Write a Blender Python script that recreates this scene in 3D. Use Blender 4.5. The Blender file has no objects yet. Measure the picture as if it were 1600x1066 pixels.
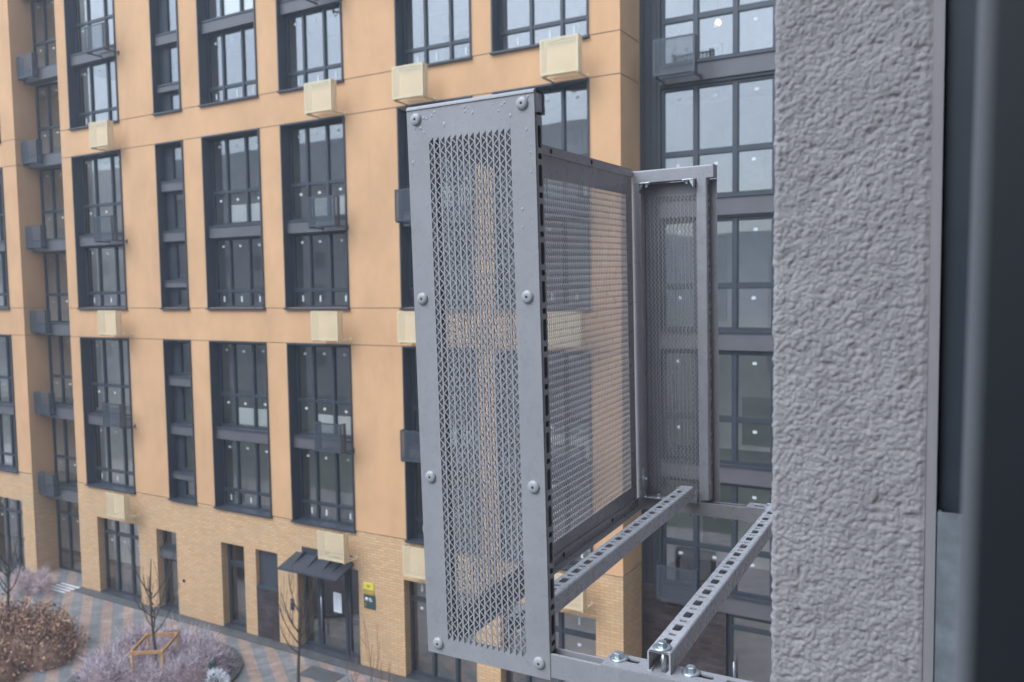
import bpy, math, random
import numpy as np
from mathutils import Vector, Matrix, noise
random.seed(7)
R = math.radians
sc = bpy.context.scene
COL = sc.collection
HC = 10.32                      # camera height above the paving

# ------------------------------------------------------------------ materials
def new_mat(name):
    m = bpy.data.materials.new(name); m.use_nodes = True
    nt = m.node_tree
    return m, nt, nt.nodes['Principled BSDF'], nt.nodes['Material Output']
def N(nt, t, **kw):
    n = nt.nodes.new(t)
    for k, v in kw.items():
        if k in n.inputs: n.inputs[k].default_value = v
        else: setattr(n, k, v)
    return n
def plain(name, col, rough=.5, metal=0., spec=.5, var=.12, scale=6., bump=0., bscale=200., streak=False):
    m, nt, b, o = new_mat(name)
    tc = N(nt, 'ShaderNodeTexCoord')
    nz = N(nt, 'ShaderNodeTexNoise', Scale=scale, Detail=6., Roughness=.65)
    mp = N(nt, 'ShaderNodeMapping')
    if streak: mp.inputs['Scale'].default_value = (1, 1, .7)
    nt.links.new(tc.outputs['Object'], mp.inputs[0]); nt.links.new(mp.outputs[0], nz.inputs['Vector'])
    rp = N(nt, 'ShaderNodeValToRGB')
    rp.color_ramp.elements[0].position = .3; rp.color_ramp.elements[1].position = .7
    rp.color_ramp.elements[0].color = (*[c*(1-var) for c in col], 1)
    rp.color_ramp.elements[1].color = (*[min(1, c*(1+var)) for c in col], 1)
    nt.links.new(nz.outputs[0], rp.inputs[0]); nt.links.new(rp.outputs[0], b.inputs['Base Color'])
    b.inputs['Roughness'].default_value = rough; b.inputs['Metallic'].default_value = metal
    b.inputs['Specular IOR Level'].default_value = spec
    if bump:
        n2 = N(nt, 'ShaderNodeTexNoise', Scale=bscale, Detail=4.)
        nt.links.new(tc.outputs['Object'], n2.inputs['Vector'])
        bp = N(nt, 'ShaderNodeBump', Strength=bump, Distance=.002)
        nt.links.new(n2.outputs[0], bp.inputs['Height']); nt.links.new(bp.outputs[0], b.inputs['Normal'])
    return m
def weather(m, streak=.10, grain=.05, rough=None):
    nt = m.node_tree; b = nt.nodes['Principled BSDF']; src = b.inputs['Base Color'].links[0].from_socket
    tc = N(nt, 'ShaderNodeTexCoord')
    for sc_, zs, amp, lo, hi in ((3.2, .07, streak, .35, .62), (38., 1., grain, .3, .7)):
        mp = N(nt, 'ShaderNodeMapping'); mp.inputs['Scale'].default_value = (1, 1, zs)
        nz = N(nt, 'ShaderNodeTexNoise', Scale=sc_, Detail=7., Roughness=.7); nt.links.new(tc.outputs['Object'], mp.inputs[0]); nt.links.new(mp.outputs[0], nz.inputs['Vector'])
        mr = N(nt, 'ShaderNodeMapRange'); mr.inputs[1].default_value = lo; mr.inputs[2].default_value = hi; mr.inputs[3].default_value = 1-amp; mr.inputs[4].default_value = 1+amp*.35
        nt.links.new(nz.outputs[0], mr.inputs[0])
        ml = N(nt, 'ShaderNodeMix', data_type='RGBA', blend_type='MULTIPLY'); ml.inputs[0].default_value = 1; nt.links.new(src, ml.inputs[6]); nt.links.new(mr.outputs[0], ml.inputs[7]); src = ml.outputs[2]
    nt.links.new(src, b.inputs['Base Color'])
    if rough:
        nz = N(nt, 'ShaderNodeTexNoise', Scale=rough[0], Detail=8., Roughness=.75); nt.links.new(tc.outputs['Object'], nz.inputs['Vector'])
        mr = N(nt, 'ShaderNodeMapRange'); mr.inputs[1].default_value = .35; mr.inputs[2].default_value = .65; mr.inputs[3].default_value = rough[1]; mr.inputs[4].default_value = rough[2]
        nt.links.new(nz.outputs[0], mr.inputs[0]); nt.links.new(mr.outputs[0], b.inputs['Roughness'])
def brick_mat(name, c1, c2, c3, mortar, bw=.25, rh=.0752, ms=.011, rough=.85):
    m, nt, b, o = new_mat(name)
    tc = N(nt, 'ShaderNodeTexCoord'); sp = N(nt, 'ShaderNodeSeparateXYZ')
    nt.links.new(tc.outputs['Object'], sp.inputs[0])
    ad = N(nt, 'ShaderNodeMath', operation='ADD'); nt.links.new(sp.outputs[0], ad.inputs[0]); nt.links.new(sp.outputs[1], ad.inputs[1])
    cb = N(nt, 'ShaderNodeCombineXYZ'); nt.links.new(ad.outputs[0], cb.inputs[0]); nt.links.new(sp.outputs[2], cb.inputs[1])
    br = N(nt, 'ShaderNodeTexBrick', Scale=1.)
    for k, v in (('Brick Width', bw), ('Row Height', rh), ('Mortar Size', ms/2), ('Mortar Smooth', .1), ('Bias', 0.)): br.inputs[k].default_value = v
    br.inputs['Color1'].default_value = (*c1, 1); br.inputs['Color2'].default_value = (*c2, 1); br.inputs['Mortar'].default_value = (*mortar, 1)
    nt.links.new(cb.outputs[0], br.inputs['Vector'])
    nz = N(nt, 'ShaderNodeTexNoise', Scale=.9, Detail=5., Roughness=.7)
    mp = N(nt, 'ShaderNodeMapping'); mp.inputs['Scale'].default_value = (1, 1, 3)
    nt.links.new(tc.outputs['Object'], mp.inputs[0]); nt.links.new(mp.outputs[0], nz.inputs['Vector'])
    rp = N(nt, 'ShaderNodeValToRGB'); rp.color_ramp.elements[0].position = .48; rp.color_ramp.elements[1].position = .66
    nt.links.new(nz.outputs[0], rp.inputs[0])
    mx = N(nt, 'ShaderNodeMix', data_type='RGBA'); mx.inputs[7].default_value = (*c3, 1)
    fm = N(nt, 'ShaderNodeMath', operation='MULTIPLY'); fm.inputs[1].default_value = .55
    nt.links.new(rp.outputs[0], fm.inputs[0]); nt.links.new(fm.outputs[0], mx.inputs[0])
    nt.links.new(br.outputs[0], mx.inputs[6]); nt.links.new(mx.outputs[2], b.inputs['Base Color'])
    bp = N(nt, 'ShaderNodeBump', Strength=.6, Distance=.006); bp.invert = True
    nt.links.new(br.outputs['Fac'], bp.inputs['Height']); nt.links.new(bp.outputs[0], b.inputs['Normal'])
    b.inputs['Roughness'].default_value = rough; b.inputs['Specular IOR Level'].default_value = .25
    return m
def glass_mat(name, tint, base=.2):
    m, nt, b, o = new_mat(name); nt.nodes.remove(b)
    tr = N(nt, 'ShaderNodeBsdfTransparent'); tr.inputs[0].default_value = (*tint, 1)
    gl = N(nt, 'ShaderNodeBsdfGlossy', Roughness=.02); gl.inputs[0].default_value = (.93, .96, 1., 1)
    tc = N(nt, 'ShaderNodeTexCoord'); nz = N(nt, 'ShaderNodeTexNoise', Scale=.8, Detail=1.)
    nt.links.new(tc.outputs['Object'], nz.inputs['Vector'])
    bp = N(nt, 'ShaderNodeBump', Strength=.08, Distance=.02); nt.links.new(nz.outputs[0], bp.inputs['Height'])
    nt.links.new(bp.outputs[0], gl.inputs['Normal'])
    ge = N(nt, 'ShaderNodeNewGeometry'); dt = N(nt, 'ShaderNodeVectorMath', operation='DOT_PRODUCT')
    nt.links.new(ge.outputs['Incoming'], dt.inputs[0]); nt.links.new(ge.outputs['Normal'], dt.inputs[1])
    ab = N(nt, 'ShaderNodeMath', operation='ABSOLUTE'); nt.links.new(dt.outputs['Value'], ab.inputs[0])
    om = N(nt, 'ShaderNodeMath', operation='SUBTRACT'); om.inputs[0].default_value = 1.; nt.links.new(ab.outputs[0], om.inputs[1])
    pw = N(nt, 'ShaderNodeMath', operation='POWER'); pw.inputs[1].default_value = 4.; nt.links.new(om.outputs[0], pw.inputs[0])
    mr = N(nt, 'ShaderNodeMapRange'); mr.inputs[1].default_value = 0.; mr.inputs[2].default_value = 1.
    mr.inputs[3].default_value = base; mr.inputs[4].default_value = 1.
    nt.links.new(pw.outputs[0], mr.inputs[0])
    mx = N(nt, 'ShaderNodeMixShader'); nt.links.new(mr.outputs[0], mx.inputs[0])
    nt.links.new(tr.outputs[0], mx.inputs[1]); nt.links.new(gl.outputs[0], mx.inputs[2]); nt.links.new(mx.outputs[0], o.inputs[0])
    return m
def perf_mat(name, col, thr=.12, pit=.0105):
    m, nt, b, o = new_mat(name)
    b.inputs['Base Color'].default_value = (*col, 1); b.inputs['Roughness'].default_value = .5
    tc = N(nt, 'ShaderNodeTexCoord'); sp = N(nt, 'ShaderNodeSeparateXYZ'); nt.links.new(tc.outputs['Object'], sp.inputs[0])
    ad = N(nt, 'ShaderNodeMath', operation='ADD'); nt.links.new(sp.outputs[0], ad.inputs[0]); nt.links.new(sp.outputs[1], ad.inputs[1])
    outs = []
    for src in (ad.outputs[0], sp.outputs[2]):
        mu = N(nt, 'ShaderNodeMath', operation='MULTIPLY'); mu.inputs[1].default_value = 2*math.pi/pit
        nt.links.new(src, mu.inputs[0])
        sn = N(nt, 'ShaderNodeMath', operation='SINE'); nt.links.new(mu.outputs[0], sn.inputs[0]); outs.append(sn)
    pr = N(nt, 'ShaderNodeMath', operation='MULTIPLY'); nt.links.new(outs[0].outputs[0], pr.inputs[0]); nt.links.new(outs[1].outputs[0], pr.inputs[1])
    gt = N(nt, 'ShaderNodeMath', operation='LESS_THAN'); gt.inputs[1].default_value = thr
    nt.links.new(pr.outputs[0], gt.inputs[0]); nt.links.new(gt.outputs[0], b.inputs['Alpha'])
    return m
def paving_mat():
    m, nt, b, o = new_mat('paving')
    tc = N(nt, 'ShaderNodeTexCoord')
    mp = N(nt, 'ShaderNodeMapping'); mp.inputs['Rotation'].default_value = (0, 0, R(-54.8)) ; nt.links.new(tc.outputs['Object'], mp.inputs[0])
    sp = N(nt, 'ShaderNodeSeparateXYZ'); nt.links.new(mp.outputs[0], sp.inputs[0])
    # stripes across n
    mu = N(nt, 'ShaderNodeMath', operation='MULTIPLY'); mu.inputs[1].default_value = 1/.62; nt.links.new(sp.outputs[0], mu.inputs[0])
    fr = N(nt, 'ShaderNodeMath', operation='FRACT'); nt.links.new(mu.outputs[0], fr.inputs[0])
    lt = N(nt, 'ShaderNodeMath', operation='LESS_THAN'); lt.inputs[1].default_value = .48; nt.links.new(fr.outputs[0], lt.inputs[0])
    # stripes fade out in big patches
    br = N(nt, 'ShaderNodeTexBrick', Scale=1.)
    for k, v in (('Brick Width', .3), ('Row Height', .15), ('Mortar Size', .004), ('Mortar Smooth', .2), ('Bias', -.1)): br.inputs[k].default_value = v
    br.inputs['Color1'].default_value = (.86, .86, .86, 1); br.inputs['Color2'].default_value = (1.2, 1.17, 1.15, 1); br.inputs['Mortar'].default_value = (.55, .55, .55, 1)
    nt.links.new(mp.outputs[0], br.inputs['Vector'])
    mx = N(nt, 'ShaderNodeMix', data_type='RGBA'); mx.inputs[6].default_value = (.21, .215, .215, 1); mx.inputs[7].default_value = (.35, .255, .205, 1)
    nt.links.new(lt.outputs[0], mx.inputs[0])
    ml = N(nt, 'ShaderNodeMix', data_type='RGBA', blend_type='MULTIPLY'); ml.inputs[0].default_value = 1
    nt.links.new(mx.outputs[2], ml.inputs[6]); nt.links.new(br.outputs[0], ml.inputs[7])
    nz = N(nt, 'ShaderNodeTexNoise', Scale=1.1, Detail=7., Roughness=.7); nt.links.new(tc.outputs['Object'], nz.inputs['Vector'])
    rp = N(nt, 'ShaderNodeValToRGB'); rp.color_ramp.elements[0].position = .35; rp.color_ramp.elements[1].position = .75
    rp.color_ramp.elements[0].color = (.72, .72, .72, 1); rp.color_ramp.elements[1].color = (1.25, 1.25, 1.28, 1)
    nt.links.new(nz.outputs[0], rp.inputs[0])
    m2 = N(nt, 'ShaderNodeMix', data_type='RGBA', blend_type='MULTIPLY'); m2.inputs[0].default_value = 1
    nt.links.new(ml.outputs[2], m2.inputs[6]); nt.links.new(rp.outputs[0], m2.inputs[7]); nt.links.new(m2.outputs[2], b.inputs['Base Color'])
    b.inputs['Roughness'].default_value = .55
    return m

M = {}
M['plaster'] = plain('orange_plaster', (.62, .366, .195), .9, spec=.2, var=.12, scale=.7, bump=.5, bscale=260, streak=True)
M['seam'] = plain('seam_shadow_gap', (.30, .19, .12), .9)
M['brick'] = brick_mat('tan_brick', (.73, .455, .235), (.61, .36, .175), (.50, .37, .23), (.43, .31, .20), ms=.023)
M['dbrick'] = brick_mat('dark_brick', (.075, .05, .048), (.034, .025, .028), (.12, .10, .105), (.035, .032, .033), ms=.022)
M['metal'] = plain('anthracite_metal', (.037, .044, .056), .42, var=.12, scale=3)
M['spandrel'] = plain('grey_spandrel', (.105, .10, .108), .5, var=.1, scale=2)
M['darkpanel'] = plain('dark_panel', (.036, .039, .047), .5, var=.15, scale=1.5)
M['glass'] = glass_mat('window_glass', (.93, .92, .91), .15)
M['sticker'] = plain('white_sticker', (.56, .60, .61), .6, var=.03)
M['room'] = plain('room_plaster', (.72, .71, .69), .9, var=.25, scale=.4)
M['roomfloor'] = plain('room_screed', (.45, .44, .40), .9, var=.2, scale=.8)
M['radiator'] = plain('white_enamel', (.78, .84, .82), .4, var=.03)
M['beige'] = plain('beige_powder_coat', (.66, .54, .345), .5, var=.04)
M['beige_p'] = perf_mat('beige_perforated', (.67, .55, .355), .26)
M['dark_p'] = perf_mat('dark_perforated', (.05, .06, .075), .12)
M['dmet'] = plain('dark_powder_coat', (.05, .058, .072), .45, var=.06)
M['pave'] = paving_mat()
M['strip'] = plain('dark_edge_slabs', (.085, .085, .085), .6, var=.35, scale=2.5)
M['bark'] = plain('tree_bark', (.075, .06, .05), .9, var=.3, scale=20)
M['redbark'] = plain('red_twig', (.20, .10, .08), .8, var=.3, scale=20)
M['wood'] = plain('stake_wood', (.44, .235, .09), .7, var=.25, scale=9)
M['white'] = plain('white_paint', (.75, .77, .78), .6, var=.1)
M['paper'] = plain('white_paper', (.78, .82, .85), .6, var=.02)
M['ink'] = plain('grey_ink', (.42, .46, .5), .6)
M['yellow'] = plain('yellow_sign', (.72, .62, .08), .5, var=.15, scale=14)
M['ochre'] = plain('ochre_sign', (.42, .30, .07), .5)
M['green'] = plain('dark_green_sign', (.035, .075, .07), .45)
M['steel'] = plain('brushed_steel', (.45, .47, .5), .3, metal=.9)
M['zinc'] = plain('zinc_plated', (.50, .54, .56), .38, metal=.9, var=.25, scale=90)
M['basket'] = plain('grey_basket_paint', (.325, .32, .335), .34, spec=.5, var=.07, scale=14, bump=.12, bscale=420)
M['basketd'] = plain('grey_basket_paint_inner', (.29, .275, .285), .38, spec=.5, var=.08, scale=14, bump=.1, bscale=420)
M['rail'] = plain('grey_rail_paint', (.47, .47, .49), .22, spec=.7, var=.08, scale=22, bump=.25, bscale=300)
M['rivet'] = plain('rivet_paint', (.37, .37, .38), .3, var=.05)
M['pin'] = plain('rivet_core', (.01, .01, .01), .6)
M['frame'] = plain('near_window_frame', (.028, .038, .052), .45, var=.08)
M['sash'] = plain('open_sash_paint', (.013, .017, .022), .5, var=.08)
M['sashedge'] = plain('sash_edge_lit', (.15, .16, .175), .55, var=.08)  # sky light on the sash edge, put into a paler colour
M['profile'] = plain('reveal_profile', (.27, .25, .26), .55, var=.06)
M['galv'] = plain('galvanised_plate', (.25, .275, .30), .5, metal=.25, var=.25, scale=40)
M['render'] = plain('grey_render', (.325, .305, .31), .92, spec=.2, var=.10, scale=18, bump=.3, bscale=1500)
M['nwall'] = plain('neighbour_render', (.40, .39, .38), .9, var=.15, scale=.2)
M['roof'] = plain('slate_roof', (.20, .20, .21), .8, var=.2, scale=.5)
M['lav'] = plain('frosted_twigs', (.60, .51, .55), .85, var=.3, scale=3)
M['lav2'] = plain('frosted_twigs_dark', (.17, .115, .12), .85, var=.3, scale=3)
M['leaf'] = plain('dry_brown_leaf', (.43, .25, .145), .85, var=.45, scale=8)
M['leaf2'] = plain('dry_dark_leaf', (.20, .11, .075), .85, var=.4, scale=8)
M['soil'] = plain('bark_mulch', (.05, .036, .03), .95, var=.4, scale=12)
M['lawn'] = plain('damp_lawn', (.10, .11, .075), .95, var=.4, scale=.4)
M['hills'] = plain('hazy_hills', (.16, .18, .19), .95, var=.2, scale=.01)
m, nt, b, o = new_mat('water'); b.inputs['Roughness'].default_value = .03; b.inputs['IOR'].default_value = 1.33
b.inputs['Transmission Weight'].default_value = .6; b.inputs['Base Color'].default_value = (.85, .88, .92, 1); M['water'] = plain('water_film', (.35, .36, .385), .08, spec=.9)
m, nt, b, o = new_mat('bulb'); b.inputs['Emission Color'].default_value = (1., .56, .22, 1); b.inputs['Emission Strength'].default_value = 2.2; M['bulb'] = m

weather(M['plaster'], .025, .06); weather(M['render'], .08, .05); weather(M['basket'], .07, .03, (55., .18, .48)); weather(M['basketd'], .07, .035, (55., .2, .5)); weather(M['rail'], .08, .07, (75., .12, .5))
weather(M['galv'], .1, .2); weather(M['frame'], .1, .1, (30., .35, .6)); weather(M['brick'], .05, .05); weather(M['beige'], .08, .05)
# ------------------------------------------------------------------ mesh builder
class MB:
    def __init__(s): s.v = []; s.f = []; s.m = []; s.sm = []
    def add(s, vs, fs, mi=0, smooth=False):
        o = len(s.v); s.v += [tuple(p) for p in vs]
        for f in fs: s.f.append(tuple(i+o for i in f)); s.m.append(mi); s.sm.append(smooth)
    def box(s, x0, x1, y0, y1, z0, z1, mi=0):
        if x0 > x1: x0, x1 = x1, x0
        if y0 > y1: y0, y1 = y1, y0
        if z0 > z1: z0, z1 = z1, z0
        s.add([(x0,y0,z0),(x1,y0,z0),(x1,y1,z0),(x0,y1,z0),(x0,y0,z1),(x1,y0,z1),(x1,y1,z1),(x0,y1,z1)],
              [(0,3,2,1),(4,5,6,7),(0,1,5,4),(1,2,6,5),(2,3,7,6),(3,0,4,7)], mi)
    def quad(s, a, b, c, d, mi=0): s.add([a, b, c, d], [(0, 1, 2, 3)], mi)
    def prism(s, poly, axis, a0, a1, mi=0, cap=True):
        # poly: 2-D points; extruded along axis 0/1/2
        def P(p, t):
            q = list(p); q.insert(axis, t); return q
        n = len(poly); vs = [P(p, a0) for p in poly] + [P(p, a1) for p in poly]
        fs = [(i, (i+1) % n, (i+1) % n + n, i+n) for i in range(n)]
        if cap: fs += [tuple(range(n))[::-1], tuple(range(n, 2*n))]
        s.add(vs, fs, mi)
    def tube(s, pts, rads, k=6, mi=0, smooth=True, cap=True):
        rings = []
        for i, p in enumerate(pts):
            p = Vector(p)
            a = Vector(pts[max(i-1, 0)]); b = Vector(pts[min(i+1, len(pts)-1)])
            d = (b-a).normalized() if (b-a).length > 1e-9 else Vector((0, 0, 1))
            u = d.cross(Vector((0, 0, 1)) if abs(d.z) < .95 else Vector((1, 0, 0))).normalized(); w = d.cross(u)
            rings.append([p + (u*math.cos(2*math.pi*j/k) + w*math.sin(2*math.pi*j/k))*rads[i] for j in range(k)])
        vs = [q for r in rings for q in r]; fs = []
        for i in range(len(pts)-1):
            for j in range(k): fs.append((i*k+j, i*k+(j+1) % k, (i+1)*k+(j+1) % k, (i+1)*k+j))
        if cap: fs += [tuple(range(k))[::-1], tuple(range((len(pts)-1)*k, len(pts)*k))]
        s.add(vs, fs, mi, smooth)
    def lathe(s, o, ax, prof, k=20, mi=0, smooth=True):
        # prof: (radius, height along ax)
        ax = Vector(ax).normalized(); u = ax.cross(Vector((0, 0, 1)) if abs(ax.z) < .9 else Vector((1, 0, 0))).normalized(); w = ax.cross(u)
        o = Vector(o); vs = []; fs = []
        for (r, h) in prof:
            for j in range(k): vs.append(o + ax*h + (u*math.cos(2*math.pi*j/k)+w*math.sin(2*math.pi*j/k))*r)
        for i in range(len(prof)-1):
            for j in range(k): fs.append((i*k+j, i*k+(j+1) % k, (i+1)*k+(j+1) % k, (i+1)*k+j))
        fs.append(tuple(range((len(prof)-1)*k, len(prof)*k)))
        s.add(vs, fs, mi, smooth)

def wloc(o):
    v = Vector((0, 0, 0))
    while o is not None: v += o.location; o = o.parent
    return v
def obj(name, mb, mats, parent=None, shift=True, bevel=0.):
    """one mesh object; vertices are given in camera-height coordinates (z=0 at eye level) unless shift is False"""
    if not isinstance(mats, (list, tuple)): mats = [mats]
    me = bpy.data.meshes.new(name)
    V = np.array(mb.v, dtype=float).reshape(-1, 3)
    if shift:
        V[:, 2] += HC
        if parent is not None: V -= np.array(wloc(parent))
    me.from_pydata(V.tolist(), [], mb.f)
    for m in mats: me.materials.append(M[m])
    me.polygons.foreach_set('material_index', mb.m); me.polygons.foreach_set('use_smooth', mb.sm)
    me.update()
    o = bpy.data.objects.new(name, me); COL.objects.link(o)
    if parent is not None: o.parent = parent
    if bevel:
        b = o.modifiers.new('bevel', 'BEVEL'); b.width = bevel; b.segments = 2; b.limit_method = 'ANGLE'; b.angle_limit = R(50)
    return o
def tag(o, label=None, cat=None, group=None, kind=None):
    for k, v in (('label', label), ('category', cat), ('group', group), ('kind', kind)):
        if v: o[k] = v
    return o
def empty(name, loc, label, cat, group=None):
    o = bpy.data.objects.new(name, None); COL.objects.link(o); o.location = loc; o.empty_display_size = .1
    return tag(o, label, cat, group)
def copy_tree(o, parent=None):
    c = o.copy(); COL.objects.link(c)
    if parent is not None: c.parent = parent
    for ch in list(o.children): copy_tree(ch, c)
    return c

# ------------------------------------------------------------------ camera
MBm = None
def cam_rows(y, t, r):
    f = Vector((-math.sin(y)*math.cos(t), math.cos(y)*math.cos(t), -math.sin(t)))
    rt = f.cross(Vector((0, 0, 1))).normalized(); up = rt.cross(f)
    return math.cos(r)*rt + math.sin(r)*up, -math.sin(r)*rt + math.cos(r)*up, f
rb, ub, fb = cam_rows(R(30.08085557), R(3.70831908), R(-.81942824))
rk, uk, fk = cam_rows(R(29.5833612), R(4.65138532), R(-1.76863812))
cam = bpy.data.cameras.new('camera'); co = bpy.data.objects.new('camera', cam); COL.objects.link(co)
mat = Matrix((rb, ub, -fb)).transposed().to_4x4(); mat.translation = (0, 0, HC); co.matrix_world = mat
cam.sensor_width = 22.3; cam.lens = 1291/1600*22.3; cam.clip_start = .02; cam.clip_end = 3000
cam.dof.use_dof = True; cam.dof.focus_distance = 1.4; cam.dof.aperture_fstop = 5.6
sc.camera = co
sc.render.resolution_x = 1024; sc.render.resolution_y = 682
# basket frame -> world
Bk = Matrix((rk, uk, fk)); Bb = Matrix((rb, ub, fb)); RB = Bb.transposed() @ Bk

# ------------------------------------------------------------------ light
SUN_EL, SUN_AZ = 48, 205      # sun behind the camera, to the left
w = bpy.data.worlds.new('World'); sc.world = w; w.use_nodes = True
nt = w.node_tree; bg = nt.nodes['Background']
sky = nt.nodes.new('ShaderNodeTexSky'); sky.sky_type = 'NISHITA'; sky.sun_disc = False
sky.sun_elevation = R(SUN_EL); sky.sun_rotation = R(SUN_AZ); sky.air_density = 1.; sky.dust_density = 2.; sky.ozone_density = 1.5
hs = nt.nodes.new('ShaderNodeHueSaturation'); hs.inputs['Saturation'].default_value = .42
tn = nt.nodes.new('ShaderNodeMix'); tn.data_type = 'RGBA'; tn.blend_type = 'MULTIPLY'; tn.inputs[0].default_value = 1.; tn.inputs[7].default_value = (.97, 1.085, 1.2, 1)
nt.links.new(sky.outputs[0], hs.inputs['Color']); nt.links.new(hs.outputs[0], tn.inputs[6]); nt.links.new(tn.outputs[2], bg.inputs[0])
tcw = nt.nodes.new('ShaderNodeTexCoord'); sx = nt.nodes.new('ShaderNodeSeparateXYZ'); nt.links.new(tcw.outputs['Generated'], sx.inputs[0])
mrw = nt.nodes.new('ShaderNodeMapRange'); mrw.inputs[1].default_value = 0; mrw.inputs[2].default_value = 1; mrw.inputs[3].default_value = .075; mrw.inputs[4].default_value = .30
nt.links.new(sx.outputs[2], mrw.inputs[0]); nt.links.new(mrw.outputs[0], bg.inputs[1]); 
sl = bpy.data.lights.new('sun', 'SUN'); sl.energy = .32; sl.angle = R(50); sl.color = (1, .99, .98)
so = bpy.data.objects.new('sun', sl); COL.objects.link(so)
az = R(SUN_AZ); sd = Vector((math.sin(az)*math.cos(R(SUN_EL)), math.cos(az)*math.cos(R(SUN_EL)), math.sin(R(SUN_EL))))
so.rotation_euler = sd.to_track_quat('Z', 'Y').to_euler(); so.location = (0, 0, 40)
sc.view_settings.view_transform = 'Standard'; sc.view_settings.look = 'None'; sc.view_settings.gamma = 1; sc.view_settings.exposure = 0.95
sc.render.engine = 'CYCLES'
sc.cycles.max_bounces = 8; sc.cycles.transparent_max_bounces = 24; sc.cycles.glossy_bounces = 4; sc.cycles.diffuse_bounces = 3
sc.cycles.volume_bounces = 0; sc.cycles.use_denoising = True; sc.cycles.sample_clamp_indirect = 6
sc.cycles.caustics_reflective = False; sc.cycles.caustics_refractive = False

# ------------------------------------------------------------------ setting
g = MB(); g.quad((-900,-900,-HC),(900,-900,-HC),(900,900,-HC),(-900,900,-HC))
tag(obj('ground', g, 'lawn'), kind='structure')
g = MB(); g.quad((-70,3,-HC+.004),(12,3,-HC+.004),(12,19.0,-HC+.004),(-70,19.0,-HC+.004))
tag(obj('pavement', g, 'pave'), kind='structure')
g = MB()
for (a, b) in ((-60, -30.2), (-27.45, -7.04)):
    x = a
    while x < b-.01:
        e = min(x+.6, b); g.box(x+.004, e-.004, 16.62, 16.995, -HC+.008, -HC+.03); x = e
tag(obj('kerb_strip', g, 'strip'), kind='structure')
# far hazy hills, seen only as reflections
g = MB(); ring = []
for i in range(73):
    a = 2*math.pi*i/72; h = 22+14*noise.noise(Vector((math.cos(a)*2.3, math.sin(a)*2.3, 1)))+7*noise.noise(Vector((math.cos(a)*8, math.sin(a)*8, 4)))
    ring.append((math.cos(a)*330, math.sin(a)*330, h))
for i in range(72):
    a, b = ring[i], ring[i+1]
    g.add([(a[0]*.75, a[1]*.75, -HC), (b[0]*.75, b[1]*.75, -HC), b, a, (b[0]*1.3, b[1]*1.3, -HC), (a[0]*1.3, a[1]*1.3, -HC)], [(0, 1, 2, 3), (3, 2, 4, 5)], 0, True)
tag(obj('hills', g, 'hills'), kind='structure')

# ------------------------------------------------------------------ facade helpers
def wall_grid(mb, x0, x1, z0, z1, holes, y, reveal, mi=0, rmi=0):
    """front sheet of a wall at depth y with rectangular openings and their reveals"""
    xs = sorted({x0, x1, *[h[0] for h in holes], *[h[1] for h in holes]}); xs = [x for x in xs if x0 <= x <= x1]
    zs = sorted({z0, z1, *[h[2] for h in holes], *[h[3] for h in holes]}); zs = [z for z in zs if z0 <= z <= z1]
    for i in range(len(xs)-1):
        for j in range(len(zs)-1):
            cx, cz = (xs[i]+xs[i+1])/2, (zs[j]+zs[j+1])/2
            if any(h[0] < cx < h[1] and h[2] < cz < h[3] for h in holes): continue
            mb.quad((xs[i],y,zs[j]),(xs[i+1],y,zs[j]),(xs[i+1],y,zs[j+1]),(xs[i],y,zs[j+1]), mi)
    for h in holes:
        a, b, c, d = max(h[0], x0), min(h[1], x1), max(h[2], z0), min(h[3], z1)
        if a >= b or c >= d: continue
        yb = y+reveal
        mb.quad((a,y,c),(a,y,d),(a,yb,d),(a,yb,c), rmi); mb.quad((b,y,c),(b,yb,c),(b,yb,d),(b,y,d), rmi)
        if h[3] <= z1: mb.quad((a,y,d),(b,y,d),(b,yb,d),(a,yb,d), rmi)
        if h[2] >= z0: mb.quad((a,y,c),(a,yb,c),(b,yb,c),(b,y,c), rmi)

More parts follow.
